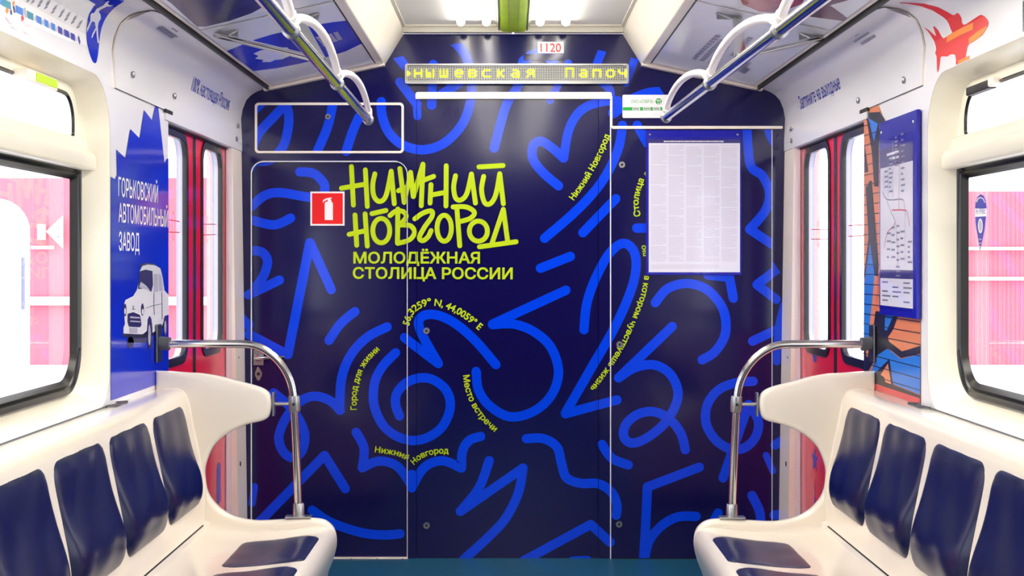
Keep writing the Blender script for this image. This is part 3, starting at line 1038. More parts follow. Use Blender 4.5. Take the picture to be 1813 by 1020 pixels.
# ---------------------------------------------------------------- lamps and the lime strip along the middle of the ceiling
for s in (-1, 1):
    ys = [6.345, 4.72, 3.05, 1.38, -0.3, Y0 + 0.05]
    for k in range(len(ys) - 1):
        y1, y0 = ys[k] - 0.012, ys[k + 1] + 0.012
        lm = empty('ceiling_light', None)
        side = 'left' if s < 0 else 'right'
        where = ['nearest the end wall', 'second from the end wall', 'third from the end wall', 'fourth from the end wall', 'fifth from the end wall'][k]
        tag(lm, 'bright ceiling light %s of the lime strip, %s' % (side, where), 'ceiling light', 'ceiling lights along the car')
        x0, x1 = 0.062, 0.484
        m_ = MB()
        m_.poly([(s * x0, y0, 2.352), (s * x1, y0, 2.352), (s * x1, y1, 2.352), (s * x0, y1, 2.352)], 'lamp_panel')
        obj('reflector', m_, lm)
        m_ = MB()
        m_.tube([(s * 0.115, y0 + 0.03, 2.343), (s * 0.115, y1 - 0.13, 2.343)], 0.018, 'lamp', 16)
        obj('light_tube', m_, lm, smooth=True)
        m_ = MB()
        m_.tube([(s * 0.225, y0 + 0.03, 2.343), (s * 0.225, y1 - 0.13, 2.343)], 0.018, 'lamp', 16)
        obj('light_tube', m_, lm, smooth=True)
        for ya_ in (y0 + 0.022, y1 - 0.13):
            for x_ in (0.115, 0.225):
                m_ = MB()
                m_.tube([(s * x_, ya_, 2.343), (s * x_, ya_ + 0.008, 2.343)], 0.0185, 'lamp_frame', 16)
                obj('tube_holder', m_, lm)
        m_ = MB()
        o_ = [(s * x0, y0, 2.356), (s * x1, y0, 2.356), (s * x1, y1, 2.356), (s * x0, y1, 2.356)]
        i_ = [(s * (x0 + .012), y0 + .012, 2.356), (s * (x1 - .012), y0 + .012, 2.356), (s * (x1 - .012), y1 - .012, 2.356), (s * (x0 + .012), y1 - .012, 2.356)]
        m_.prism(o_, (0, 0, -0.012), 'lamp_frame', [i_])
        obj('frame', m_, lm)
m_ = MB()
sec = [(-0.06, 2.37), (-0.06, 2.335), (-0.05, 2.326), (-0.022, 2.321), (-0.018, 2.324), (0.018, 2.324), (0.022, 2.321), (0.05, 2.326), (0.06, 2.335), (0.06, 2.37)]
m_.prism([(x_, Y0 + .01, z_) for x_, z_ in sec], (0, 6.36 - Y0, 0), 'lime_strip')
ls = tag(empty('ceiling_strip', None), 'lime green strip along the middle of the ceiling between the lights', 'ceiling strip')
obj('lime_cover', m_, ls, bevel=0.002)
m_ = MB()
for s in (-1, 1):
    m_.tube([(s * 0.062, Y0 + .02, 2.333), (s * 0.062, 6.36, 2.333)], 0.004, 'steel', 8)
obj('metal_edge', m_, ls, smooth=True)
# pale end rail below the lamps
m_ = MB()
m_.box((-0.486, 6.352, 2.322), (-0.003, YE - 0.002, 2.354), 'lamp_frame')
m_.box((0.003, 6.352, 2.322), (0.486, YE - 0.002, 2.354), 'lamp_frame')
struct(obj('trim_7', m_, bevel=0.004))

# ---------------------------------------------------------------- ceiling advertisements on the sloping sheets
for s in (-1, 1):
    ch = Prof(s, SLOPE)
    Lx = ch.acc[-1]
    side = 'left' if s < 0 else 'right'
    # end trim at the end wall
    m_ = MB()
    m_.prism([(s * 1.098, 6.352, 2.066), (s * 1.098, 6.352, 2.086), (s * 0.566, 6.352, 2.205), (s * 0.566, 6.352, 2.178)], (0, YE - 0.002 - 6.352, 0), 'cream_trim')
    struct(obj('trim_%d' % (8 if s < 0 else 9), m_, bevel=0.003))
    for k, (y0, y1) in enumerate(((4.85, 6.345), (3.2, 4.84))):
        ad = empty('ceiling_advertisement', None)
        a0, a1 = 0.03, Lx - 0.045
        m_ = MB()
        ch.put(m_, [(y0, a0), (y1, a0), (y1, a1), (y0, a1)], 'ad_sheet', 0.006)
        R = [(y0, a0), (y1, a0), (y1, a1), (y0, a1)]
        def on_ad(pts, mt, off=0.0065, px=True):
            q = [ch.uv(*p_) for p_ in pts] if px else pts
            for t in tri2(q):
                c_ = clip(t, R)
                if c_:
                    ch.put(m_, c_, mt, off)
        def dashes(a, c_, n_, wd, mt):
            """a line of print too small to read, along the car"""
            ua, ub = ch.uv(*a), ch.uv(*c_)
            for i in range(n_):
                f0, f1 = i / n_, (i + 0.7) / n_
                A = (ua[0] + (ub[0] - ua[0]) * f0, ua[1] + (ub[1] - ua[1]) * f0)
                Bq = (ua[0] + (ub[0] - ua[0]) * f1, ua[1] + (ub[1] - ua[1]) * f1)
                for q in ribbon([A, Bq], wd, False):
                    c2 = clip(q, R)
                    if c2:
                        ch.put(m_, c2, mt, 0.007)
        if s < 0:
            if k == 0:
                tag(ad, 'left ceiling poster with deep blue block nearest the end wall', 'poster', 'ceiling posters')
                on_ad([(397, 89), (451, 67), (481, 58), (546, 43), (590, 36), (625, 32), (647, 71), (612, 88), (580, 98), (530, 110), (490, 118), (442, 124)], 'ad_blue')
                on_ad([(448, 92), (461, 86), (475, 85), (490, 81), (508, 81), (515, 88), (513, 96), (499, 102), (487, 103), (478, 107), (463, 107), (466, 103), (451, 101), (457, 96)], 'ad_sheet', 0.0068)
                for a, c_ in (((562, 62), (577, 79)), ((572, 60), (584, 73)), ((582, 57), (594, 71)), ((593, 54), (602, 68))):
                    dashes(a, c_, 7, 0.018, 'car_grey')
            else:
                tag(ad, 'left ceiling poster with dark leaf picture, second from the end wall', 'poster', 'ceiling posters')
                on_ad([(230, -40), (300, 0), (348, 44), (362, 44), (405, 34), (445, 20), (470, 6), (520, -40)], 'ad_dark')
        else:
            if k == 0:
                tag(ad, 'right ceiling poster of pale sheet with small blue print, nearest the end wall', 'poster', 'ceiling posters')
                for a, c_ in (((1229, 102), (1274, 58)), ((1243, 105), (1282, 66)), ((1257, 110), (1290, 78)), ((1297, 96), (1331, 62)), ((1310, 124), (1328, 107)), ((1316, 127), (1326, 118))):
                    dashes(a, c_, 10, 0.02, 'ink_grey')
            else:
                tag(ad, 'right ceiling poster with rust and plum picture, second from the end wall', 'poster', 'ceiling posters')
                on_ad([(1300, -30), (1316, 5), (1345, 17), (1378, 19), (1420, 4), (1440, -30)], 'ad_rust')
                on_ad([(1434, 26), (1470, 6), (1520, 38), (1480, 32)], 'ad_plum')
                on_ad([(1434, 26), (1460, -20), (1560, -20), (1470, 6)], 'ad_plum')
        obj('printed_sheet', m_, ad, weld=False)
        m_ = MB()
        for a_, b_ in ((a0 - 0.012, a0), (a1, a1 + 0.03)):
            ch.put(m_, [(y0, a_), (y1, a_), (y1, b_), (y0, b_)], 'black' if a_ > 0.2 else 'cream_trim', 0.008)
        ch.put(m_, [(y1 - 0.012, a0), (y1, a0), (y1, a1), (y1 - 0.012, a1)], 'cream_trim', 0.009)
        obj('frame', m_, ad, weld=False)

# ---------------------------------------------------------------- ceiling handrails with arched white grips and stays
for s in (-1, 1):
    side = 'left' if s < 0 else 'right'
    hr = tag(empty('handrail', None), 'overhead %s chrome handrail with arched white grips' % side, 'handrail', 'overhead handrails')
    def rx(y):
        return -(0.592 - 0.011 * (5.9 - y)) * 1.0 if s < 0 else 0.610 + 0.021 * (5.8 - y)
    ye = 5.9 if s < 0 else 5.8
    zr = 1.892
    m_ = MB()
    m_.tube([(rx(y), y, zr) for y in (0.4, 1.5, 2.6, 3.7, 4.8, ye)], 0.0175, 'chrome', 18)
    obj('rail', m_, hr, smooth=True)
    cols = [ye - 0.015, 4.70, 3.62, 2.55]
    for i, yc in enumerate(cols):
        k = MB()
        k.lathe((rx(yc), yc - 0.017, zr), (0, 1, 0), [(0.0175, 0), (0.0225, 0.003), (0.0225, 0.028), (0.0175, 0.031)], 'steel', 20)
        obj('collar', k, hr, smooth=True)
    for i in range(3):
        ya, yb = cols[i], cols[i + 1]
        dx = 0.012 * (1 if s < 0 else -1)
        pts = []
        for t in [0, .008, .02, .04, .065] + [j / 20 for j in range(2, 19)] + [.935, .96, .98, .992, 1]:
            hgt = 0.068 * math.sin(math.pi * t) ** 0.6 if 0 < t < 1 else 0
            y = ya + (yb - ya) * t
            pts.append((rx(y) + dx * (hgt / 0.068), y, zr + 0.014 + hgt))
        k = MB()
        k.tube(pts, 0.0125, 'tube_white', 12)
        g = obj('grip', k, hr, smooth=True)
        for end in (pts[:4], list(reversed(pts))[:4]):
            k = MB()
            k.tube(end, 0.0165, 'tube_white', 12)
            obj('sleeve', k, g, smooth=True)
    # stays to the ceiling: a flat bar each from a wire-clip foot
    ch = Prof(s, SLOPE)
    ends = {-1: ((384, 56), (528, 26)), 1: ((1452, 62), (1306, 26))}[s]
    yj = 4.24 if s < 0 else 4.16
    J = Vector((rx(yj), yj, zr + 0.012))
    for q in ends:
        u = ch.uv(*q)
        x0, z0 = SLOPE[0]
        x1, z1 = SLOPE[1]
        f = u[1] / ch.acc[-1]
        A = Vector((s * (x0 + (x1 - x0) * f), u[0], z0 + (z1 - z0) * f - 0.012))
        k = MB()
        d = (J - A).normalized()
        sd = d.cross(Vector((0, 0, 1))).normalized() * 0.015
        up = d.cross(sd).normalized() * 0.008
        rows = []
        for P_ in (A + d * 0.01, J):
            rows.append([P_ + sd + up, P_ - sd + up, P_ - sd - up, P_ + sd - up])
        k.grid(rows, 'chrome', True)
        k.poly(rows[0], 'chrome')
        k.poly(list(reversed(rows[1])), 'chrome')
        for e_ in (sd, -sd):
            k.tube([A + d * 0.01 + e_, J + e_], 0.0028, 'chrome', 6)
        stay = obj('stay', k, hr, bevel=0.0006)
        k = MB()
        sl = Vector((s * (x1 - x0), 0, z1 - z0)).normalized()
        B_ = A + sl * 0.075
        C_ = A + d * 0.085
        k.tube([A, B_, B_ * 0.6 + C_ * 0.4 + Vector((0, -0.008, 0)), C_], 0.0032, 'steel', 8)
        m0 = sl * 0.07
        k.box([min(A[i], (A + m0)[i]) - 0.004 for i in range(3)], [max(A[i], (A + m0)[i]) + 0.004 for i in range(3)], 'steel')
        obj('foot_clip', k, stay, smooth=True)
# ---------------------------------------------------------------- sliding doors
XD = 1.236
def side_plane(s, X):
    return Plane((s * X, 0, 0), (0, 1, 0), (0, 0, 1), (-s, 0, 0))
GLASS_MARK = {-1: [[(299, 389), (322, 393), (322, 412), (299, 411)], [(357, 397), (388, 398), (388, 416), (357, 416)]],
              1: [[(1430, 407), (1468, 406), (1468, 423), (1430, 424)], [(1499, 400), (1530, 398), (1530, 417), (1500, 419)]]}
dn = 4
for s in (-1, 1):
    d0, d1 = DOOR[s]
    seam = 5.586 if s < 0 else 5.551
    mg = 0.13 if s < 0 else 0.098
    for far in (0, 1):
        y0, y1 = (d0 - 0.06, seam - 0.004) if not far else (seam + 0.004, d1 + 0.10)
        g0, g1 = (d0 + 0.02, seam - mg) if not far else (seam + mg, d1 - 0.055)
        gz0, gz1 = 0.945, 1.785
        rad = 0.085
        d = empty('door_%d' % dn, None)
        struct(d)
        dn += 1
        hole = rrect(g0, gz0, g1, gz1, rad, 8)
        m_ = MB()
        m_.prism([(s * XD, y, z) for y, z in ((y0, 0.01), (y1, 0.01), (y1, 1.84), (y0, 1.84))], (s * 0.034, 0, 0), 'red_paint', [[(s * XD, y, z) for y, z in hole]])
        ch = side_plane(s, XD)
        if far and s > 0:        # blue star and spire printed low on the leaf
            star = []
            for k in range(10):
                a = math.pi / 2 + k * math.pi / 5
                r = 0.055 if k % 2 == 0 else 0.024
                star.append((5.93 + r * math.cos(a) * 1.15, 0.50 + r * math.sin(a)))
            ch.put(m_, star, 'ink_blue', 0.0006)
            ch.put(m_, [(5.93, 0.42), (5.915, 0.26), (5.85, 0.12), (6.02, 0.12), (5.945, 0.26)], 'ink_blue', 0.0006)
            ch.put(m_, ellipse(5.93, 0.93, 0.04, 0.03, 16), 'ink_blue', 0.0006)
        if far and s < 0:
            ch.put(m_, rrect(6.02, 0.30, 6.10, 0.47, 0.03), 'ink_blue', 0.0006)
            ch.put(m_, rrect(6.02, 0.12, 6.10, 0.24, 0.03), 'ink_blue', 0.0006)
        obj('leaf', m_, d, weld=False)
        m_ = MB()
        bev = [(s * (XD - 0.006), y, z) for y, z in rrect(g0 - 0.012, gz0 - 0.012, g1 + 0.012, gz1 + 0.012, rad + 0.012, 8)]
        m_.prism(bev, (s * 0.018, 0, 0), 'rubber', [[(s * (XD - 0.006), y, z) for y, z in rrect(g0 + 0.020, gz0 + 0.020, g1 - 0.020, gz1 - 0.020, rad - 0.02, 8)]])
        obj('window_seal', m_, d, bevel=0.005)
        m_ = MB()
        m_.prism([(s * (XD + 0.0121), y, z) for y, z in rrect(g0 - 0.002, gz0 - 0.002, g1 + 0.002, gz1 + 0.002, rad, 8)], (s * 0.024, 0, 0), 'car_grey', [[(s * (XD + 0.0121), y, z) for y, z in rrect(g0 + 0.012, gz0 + 0.012, g1 - 0.012, gz1 - 0.012, rad - 0.012, 8)]])
        obj('pane_lining', m_, d)
        m_ = MB()
        m_.poly([(s * (XD + 0.02), y, z) for y, z in ((g0, gz0), (g1, gz0), (g1, gz1), (g0, gz1))], 'pane_glass')
        pane = obj('pane', m_, d)
        m_ = MB()
        if not far:
            m_.box((min(s * (XD - .003), s * (XD + .03)), seam - 0.02, 0.01), (max(s * (XD - .003), s * (XD + .03)), seam + 0.0, 1.83), 'rubber')
        else:
            m_.box((min(s * (XD - .003), s * (XD + .03)), seam + 0.0001, 0.01), (max(s * (XD - .003), s * (XD + .03)), seam + 0.024, 1.83), 'rubber')
        obj('edge_seal', m_, d, bevel=0.003)
        # thin red outline printed on the pane, with a small oval
        gp = side_plane(s, XD + 0.019)
        m_ = MB()
        q = [gp.uv(*p_) for p_ in GLASS_MARK[s][far if s < 0 else 1 - far]]
        q = [(min(max(a, g0 + 0.03), g1 - 0.03), b) for a, b in q]
        for a, b in zip(q, q[1:] + q[:1]):
            for r in ribbon([a, b], 0.0032, False):
                gp.put(m_, r, 'red_ink', 0.0)
        ym, zm = (q[0][0] * .6 + q[1][0] * .4), (q[0][1] + q[2][1]) / 2
        el = ellipse(ym, zm, 0.022, 0.052, 18)
        for r in ribbon(el + el[:1], 0.0032, False):
            gp.put(m_, r, 'red_ink', 0.0)
        obj('printed_outline', m_, pane, weld=False)
    # grey guide rail and stop above the leaves
    m_ = MB()
    m_.box((min(s * 1.222, s * 1.234), d0, 1.794), (max(s * 1.222, s * 1.234), d1, 1.803), 'black')
    m_.box((min(s * 1.224, s * 1.2345), d1 + 0.09, 0.0), (max(s * 1.224, s * 1.2345), d1 + 0.125, 1.8), 'rubber')
    struct(obj('trim_%d' % (10 if s < 0 else 11), m_))

# ---------------------------------------------------------------- side windows
XG = 1.288
def loft(mb, A, B, m):
    mb.grid([A, B], m, True)
for i, s in enumerate((-1, 1)):
    ye = WIN[s]
    wn = empty('window_%d' % (i + 1), None)
    struct(wn)
    side = 'left' if s < 0 else 'right'
    n = 10
    A = rrect(WIN0, 0.886, ye, 1.850, (0.1, 0.11, 0.17, 0.17), n)
    fr = ye - 0.055                    # far edge of the frame
    Bq = rrect(WIN0 + 0.02, 0.897, ye - 0.018, 1.838, (0.1, 0.13, 0.15, 0.15), n)
    Cq = rrect(WIN0 + 0.045, 0.915, ye - 0.035, 1.828, (0.1, 0.14, 0.13, 0.13), n)
    Dq = rrect(WIN0 + 0.06, 0.932, fr + 0.002, 1.822, (0.1, 0.135, 0.11, 0.11), n)
    m_ = MB()
    m_.grid([[(s * x, y, z) for y, z in l] for x, l in ((WX + 0.0005, A), (WX + 0.010, [(a[0] * .6 + b[0] * .4, a[1] * .6 + b[1] * .4) for a, b in zip(A, Bq)]), (WX + 0.030, Bq), (WX + 0.062, Cq), (XG, Dq))], 'cream', True)
    obj('surround', m_, wn, smooth=True, angle=60)
    # lower pane in black rubber
    lo = rrect(WIN0 + 0.055, 0.928, fr + 0.005, 1.594, (0.12, 0.135, 0.02, 0.02), n)
    li = rrect(WIN0 + 0.10, 0.972, fr - 0.042, 1.552, (0.09, 0.105, 0.01, 0.01), n)
    lm_ = rrect(WIN0 + 0.08, 0.953, fr - 0.022, 1.574, (0.105, 0.12, 0.015, 0.015), n)
    m_ = MB()
    m_.grid([[(s * x, y, z) for y, z in l] for x, l in ((XG + 0.002, lo), (XG - 0.016, [(a[0] * .7 + b[0] * .3, a[1] * .7 + b[1] * .3) for a, b in zip(lo, lm_)]), (XG - 0.016, [(a[0] * .3 + b[0] * .7, a[1] * .3 + b[1] * .7) for a, b in zip(lo, lm_)]), (XG - 0.006, lm_), (XG - 0.012, [(a[0] * .6 + b[0] * .4, a[1] * .6 + b[1] * .4) for a, b in zip(lm_, li)]), (XG + 0.006, li))], 'rubber', True)
    obj('rubber_seal', m_, wn, smooth=True, angle=50)
    m_ = MB()
    m_.poly([(s * (XG + 0.008), y, z) for y, z in lo], 'pane_glass')
    lp = obj('pane', m_, wn)
    # hopper above, with its own cream frame, and the beam between
    m_ = MB()
    ho = rrect(WIN0 + 0.05, 1.640, fr + 0.004, 1.826, (0.01, 0.01, 0.11, 0.11), n)
    hi = rrect(WIN0 + 0.085, 1.672, fr - 0.062, 1.795, (0.01, 0.01, 0.085, 0.085), n)
    hm = rrect(WIN0 + 0.065, 1.655, fr - 0.030, 1.808, (0.01, 0.01, 0.10, 0.10), n)
    m_.grid([[(s * x, y, z) for y, z in l] for x, l in ((XG - 0.004, ho), (XG - 0.010, hm), (XG - 0.012, hi), (XG + 0.006, hi))], 'cream', True)
    obj('hopper_frame', m_, wn, smooth=True, angle=50)
    m_ = MB()
    h2 = rrect(WIN0 + 0.095, 1.676, fr - 0.074, 1.785, (0.01, 0.01, 0.075, 0.075), n)
    m_.grid([[(s * x, y, z) for y, z in l] for x, l in ((XG - 0.013, hi), (XG - 0.015, [(a[0] * .5 + b[0] * .5, a[1] * .5 + b[1] * .5) for a, b in zip(hi, h2)]), (XG - 0.008, h2))], 'rubber', True)
    obj('hopper_seal', m_, wn, smooth=True)
    m_ = MB()
    m_.poly([(s * (XG + 0.002), y, z) for y, z in hi], 'pane_glass')
    obj('hopper_pane', m_, wn)
    m_ = MB()
    be = ye - 0.03
    m_.prism([(s * x, WIN0 + 0.03, z) for x, z in ((XG, 1.580), (1.242, 1.580), (1.236, 1.590), (1.236, 1.618), (1.246, 1.634), (1.262, 1.640), (1.266, 1.672), (XG, 1.676))], (0, be - WIN0 - 0.03, 0), 'cream')
    obj('beam', m_, wn, bevel=0.004)
    m_ = MB()
    if s < 0:
        m_.box((-XG + 0.005, 3.66, 1.772), (-XG + 0.050, 3.90, 1.803), 'cream_trim')
        o = obj('latch', m_, wn, bevel=0.003)
        k = MB()
        k.box((-XG + 0.0502, 3.72, 1.778), (-XG + 0.052, 3.89, 1.800), 'lime_strip')
        obj('latch_tab', k, o)
    else:
        m_.box((XG - 0.03, 3.86, 1.776), (XG - 0.005, 4.05, 1.800), 'black')
        m_.box((XG - 0.034, 3.82, 1.778), (XG - 0.005, 3.855, 1.802), 'cream_trim')
        obj('latch', m_, wn, bevel=0.004)
# map-pin sticker on the right lower pane
gp = side_plane(1, XG + 0.006)
m_ = MB()
pin = [(1726, 372), (1727, 358), (1731, 348), (1736, 344), (1741, 346), (1745, 354), (1747, 366), (1746, 382), (1744, 402), (1740, 424), (1737, 438), (1735, 446), (1734, 438), (1731, 420), (1727, 395)]
gp.put(m_, px_poly(gp, pin), 'ink_blue', 0.0)
gp.put(m_, px_poly(gp, [(1726, 369), (1747, 369), (1746.5, 383), (1726.5, 384)]), 'paper', 0.0004)
gp.put(m_, px_poly(gp, ellipse(1736, 400, 4.2, 13)), 'paper', 0.0004)
gp.put(m_, px_poly(gp, ellipse(1736, 400, 2.6, 10)), 'car_grey', 0.0007)
for q in ((1736, 424, 5.5), (1735.6, 431, 4), (1735.3, 437, 2.6)):
    gp.put(m_, px_poly(gp, [(q[0] - q[2] / 1.2, q[1] + 1), (q[0], q[1] - 1.6), (q[0] + q[2] / 1.2, q[1] + 1), (q[0], q[1] - .2)]), 'paper', 0.0004)
for q in ribbon(spline([(1729, 358), (1732, 352), (1736.5, 350), (1741, 352.5), (1744, 359)], 6), 1.6, False):
    gp.put(m_, px_poly(gp, q), 'paper', 0.0004)
a_, b_ = gp.uv(1728.5, 379.5), gp.uv(1745, 378.5)
for t in text_line('Н РВЕ', a_, (b_[0], a_[1]), 0.016, 0.0, down=True):
    gp.put(m_, t, 'ink_blue', 0.0007)
tag(obj('window_sticker', m_, weld=False), 'blue and white map-pin sticker on the right side window', 'sticker')

# ---------------------------------------------------------------- poster with the car on the left pillar
pl = side_plane(-1, WX - 0.0012)
po = tag(empty('pillar_poster', None), 'jagged blue wall poster with white lettering and a vintage white car', 'poster')
m_ = MB()
pg = [(196, 313), (203.5, 317.6), (207, 309), (206, 265), (222, 280), (230.6, 228.5), (247, 245), (255, 195), (269, 213), (275, 187), (280, 188.6), (291, 288), (295, 281), (298, 281)]
q = px_poly(pl, pg)
yl, yr = 4.296, DOOR[-1][0] - 0.002
q = [(min(max(a, yl), yr), b) for a, b in q] + [(yr, 0.90), (yl, 0.90)]
q[0] = (yl, q[0][1])
pl.put(m_, q, 'poster_blue', 0.0006)
obj('sheet', m_, po, weld=False)
m_ = MB()
def wall_row(ch, a, b, txt, h, bold, m, off, flip=False):
    ua, ub = ch.uv(*a), ch.uv(*b)
    for t in text_line(txt, ua, (ub[0], ua[1]), h, bold, down=flip):
        ch.put(m_, [(p_[0], p_[1]) for p_ in t], m, off)
H_ = 0.103
for a, b, t_ in (((209, 347), (279, 358), 'ГОРЬКОВСКИЙ'), ((209.5, 393), (297, 402), 'АВТОМОБИЛЬНЫЙ'), ((210, 443.5), (246, 446), 'ЗАВОД')):
    ua, ub = pl.uv(*a), pl.uv(*b)
    ub = (min(ub[0], yr - 0.012), ua[1])
    for t in text_line(t_, ua, ub, 0.058 if t_ != 'ЗАВОД' else 0.057, 0.008, down=False):
        pl.put(m_, t, 'paper', 0.0012)
obj('lettering', m_, po, weld=False)
m_ = MB()
def cz(pts):
    return [(200 + a / 5.1, 440 + b / 5.1) for a, b in pts]
def cput(pts, m, off):
    uv = [(min(a, yr), b) for a, b in px_poly(pl, cz(pts))]
    pl.put(m_, uv, m, off)
cput([(238, 205), (262, 158), (310, 140), (370, 146), (425, 180), (445, 260), (462, 380), (500, 420), (504, 600), (485, 600), (462, 640), (440, 700), (355, 765), (345, 640), (325, 608), (310, 640), (303, 745), (262, 778), (92, 768), (92, 715), (105, 680), (98, 600), (97, 500), (110, 465), (180, 430), (212, 375), (228, 310)], 'silver_paint', 0.0012)
cput([(240, 150), (262, 137), (310, 130), (370, 138), (420, 172), (370, 150), (310, 144), (265, 158), (246, 180)], 'car_dark', 0.0014)
for p_, c_ in (([(238, 206), (290, 190), (352, 204), (358, 330), (342, 392), (290, 360), (222, 366)], 'car_dark'), ([(246, 300), (300, 340), (330, 380), (230, 352)], 'car_grey'), ([(366, 230), (400, 232), (404, 388), (366, 396)], 'car_grey'), ([(410, 226), (436, 250), (448, 382), (414, 386)], 'car_grey'),
               ([(372, 232), (398, 232), (398, 246), (372, 246)], 'car_dark'), ([(128, 590), (180, 575), (240, 600), (254, 690), (240, 712), (140, 706), (126, 660)], 'car_dark'), ([(150, 612), (236, 620), (238, 634), (148, 628)], 'car_grey'), ([(150, 650), (240, 656), (242, 668), (150, 662)], 'car_grey'),
               (ellipse(105, 555, 13, 58), 'car_dark'), (ellipse(104, 566, 8, 28), 'paper'), (ellipse(262, 552, 14, 56), 'car_dark'), (ellipse(263, 570, 8, 26), 'paper'), ([(85, 768), (262, 776), (312, 745), (312, 790), (270, 806), (88, 798)], 'brick_black'),
               ([(145, 716), (216, 716), (216, 764), (145, 764)], 'car_grey'), (ellipse(328, 762, 25, 150), 'car_dark'), (ellipse(324, 780, 12, 92), 'car_grey'), (ellipse(155, 850, 30, 55), 'car_dark'), (ellipse(470, 700, 19, 96), 'car_dark'), (ellipse(468, 710, 9, 58), 'car_grey'),
               ([(350, 765), (450, 690), (452, 706), (352, 790)], 'brick_black'), ([(130, 800), (300, 800), (300, 850), (130, 850)], 'car_dark')):
    cput(p_, c_, 0.0016 if c_ in ('car_dark', 'brick_black') else 0.002)
for a in ([(290, 540), (350, 518), (440, 498)], [(436, 396), (438, 500), (440, 640)], [(366, 400), (364, 500), (368, 600)], [(178, 515), (180, 545)], [(165, 548), (195, 548)]):
    for r in ribbon(cz(a), 0.9, False):
        pl.put(m_, px_poly(pl, r), 'car_dark', 0.0021)
obj('car_picture', m_, po, weld=False)

# ---------------------------------------------------------------- brick mural and route map on the right pillar
pr = side_plane(1, WX - 0.0012)
bm_ = tag(empty('brick_mural', None), 'orange and blue painted brick poster on the right pillar beside the red door', 'poster')
m_ = MB()
ya, yb = 4.30, DOOR[1][0] - 0.002
R = [(ya, 0.885), (yb, 0.885), (yb, 1.832), (ya, 1.832)]
top = px_poly(pr, [(1531, 206), (1556, 202), (1629, 252)])
pr.put(m_, [(ya, 0.885), (yb, 0.885), (yb, 1.832), (4.79, 1.832), (4.70, 1.76), (4.36, 1.66), (ya, 1.655)], 'brick_orange', 0.0004)
def bp(pts, m, off):
    for t in tri2(px_poly(pr, pts)):
        c_ = clip(t, R)
        if c_:
            pr.put(m_, c_, m, off)
z4 = lambda pts: [(1520 + a / 4.25, 480 + b / 4.25) for a, b in pts]
bp([(1534, 206), (1566, 212), (1557, 262), (1556, 330), (1548, 330), (1544, 270)], 'brick_black', 0.0008)
bp([(1530, 200), (1558, 198), (1568, 214), (1536, 216)], 'brick_black', 0.0006)
bp([(1538, 209), (1555, 219), (1548, 251)], 'brick_blue', 0.0012)
bp([(1531, 255), (1536, 290), (1538, 304), (1531, 306)], 'brick_black', 0.0008)
bp([(1540, 320), (1544, 320), (1556, 470), (1552, 520), (1530, 490), (1538, 420), (1533, 330), (1536, 330)], 'brick_black', 0.0008)
bp([(1541, 430), (1549, 486), (1551, 520), (1538, 602), (1529, 602), (1531, 500)], 'brick_blue', 0.0012)
bp([(1549, 488), (1556, 490), (1554, 520), (1545, 600), (1538, 602)], 'brick_orange', 0.0014)
bp([(1616, 230), (1640, 230), (1640, 500), (1616, 500)], 'brick_blue', 0.0008)
bp(z4([(420, 100), (440, 75), (470, 70), (470, 110), (440, 112), (420, 140)]), 'brick_black', 0.0012)
bp(z4([(410, 190), (470, 200), (470, 216), (410, 208)]), 'brick_black', 0.0012)
bp(z4([(420, 310), (470, 322), (470, 340), (420, 330)]), 'brick_black', 0.0012)
bp(z4([(135, 300), (300, 335), (262, 440), (222, 500), (232, 530), (330, 605), (470, 560), (470, 620), (320, 656), (225, 578), (140, 640), (60, 780), (30, 780), (30, 480), (70, 470), (120, 330)]), 'brick_black', 0.0010)
bp(z4([(205, 320), (268, 330), (215, 450), (200, 440)]), 'brick_blue', 0.0016)
bp(z4([(150, 630), (225, 582), (320, 662), (470, 624), (470, 930), (262, 850), (236, 660), (120, 775), (80, 790)]), 'brick_blue', 0.0014)
bp(z4([(110, 775), (236, 655), (262, 855), (470, 935), (470, 970), (110, 860)]), 'brick_black', 0.0012)
bp(z4([(170, 780), (225, 695), (250, 852), (205, 835), (198, 800)]), 'brick_orange', 0.0016)
bp(z4([(60, 590), (80, 590), (74, 650), (60, 640)]), 'brick_orange', 0.0016)
pr.put(m_, [(ya, 0.886), (yb, 0.886), (yb, 0.906), (ya, 0.906)], 'brick_red', 0.0018)
z = 0.93
while z < 1.80:
    for r in ribbon([(ya, z), (yb, z)], 0.0028, False):
        c_ = clip(r, R) if z < 1.66 else clip(r, [(4.5, 0.8), (yb, 0.8), (yb, 1.80), (4.5, 1.7)])
        if c_:
            pr.put(m_, c_, 'brick_black', 0.0021)
    z += 0.034
obj('sheet', m_, bm_, weld=False)

rm = tag(empty('route_map', None), 'tall blue framed transit route map mounted on the brick pillar poster', 'map')
XM = 1.188
pm = side_plane(1, XM)
c4 = px_poly(pm, [(1557, 213), (1627, 193), (1618, 562), (1554, 551)])
y0m, y1m = 4.288, 4.716
z0m, z1m = 1.142, 1.765
m_ = MB()
m_.box((XM, y0m, z0m), (1.2008, y1m, z1m), 'board_blue')
obj('backing', m_, rm, bevel=0.002)
m_ = MB()
pm.put(m_, [(y0m + .035, z0m + .105), (y1m - .015, z0m + .105), (y1m - .015, z1m - .09), (y0m + .035, z1m - .09)], 'strip_violet', 0.0006)
pm.put(m_, [(y0m + .035, z0m + .145), (y1m - .015, z0m + .145), (y1m - .015, z1m - .15), (y0m + .035, z1m - .15)], 'paper', 0.0010)
pm.put(m_, [(y0m + .035, z0m + .03), (y1m - .015, z0m + .03), (y1m - .015, z0m + .118), (y0m + .035, z0m + .118)], 'paper', 0.0010)
def mline(pts, m, wd):
    for r in ribbon(spline(px_poly(pm, pts), 6), wd, False):
        pm.put(m_, r, m, 0.0016)
mline([(1563, 340), (1570, 352), (1580, 354), (1598, 353), (1602, 362), (1604, 385)], 'ink_grey', 0.004)
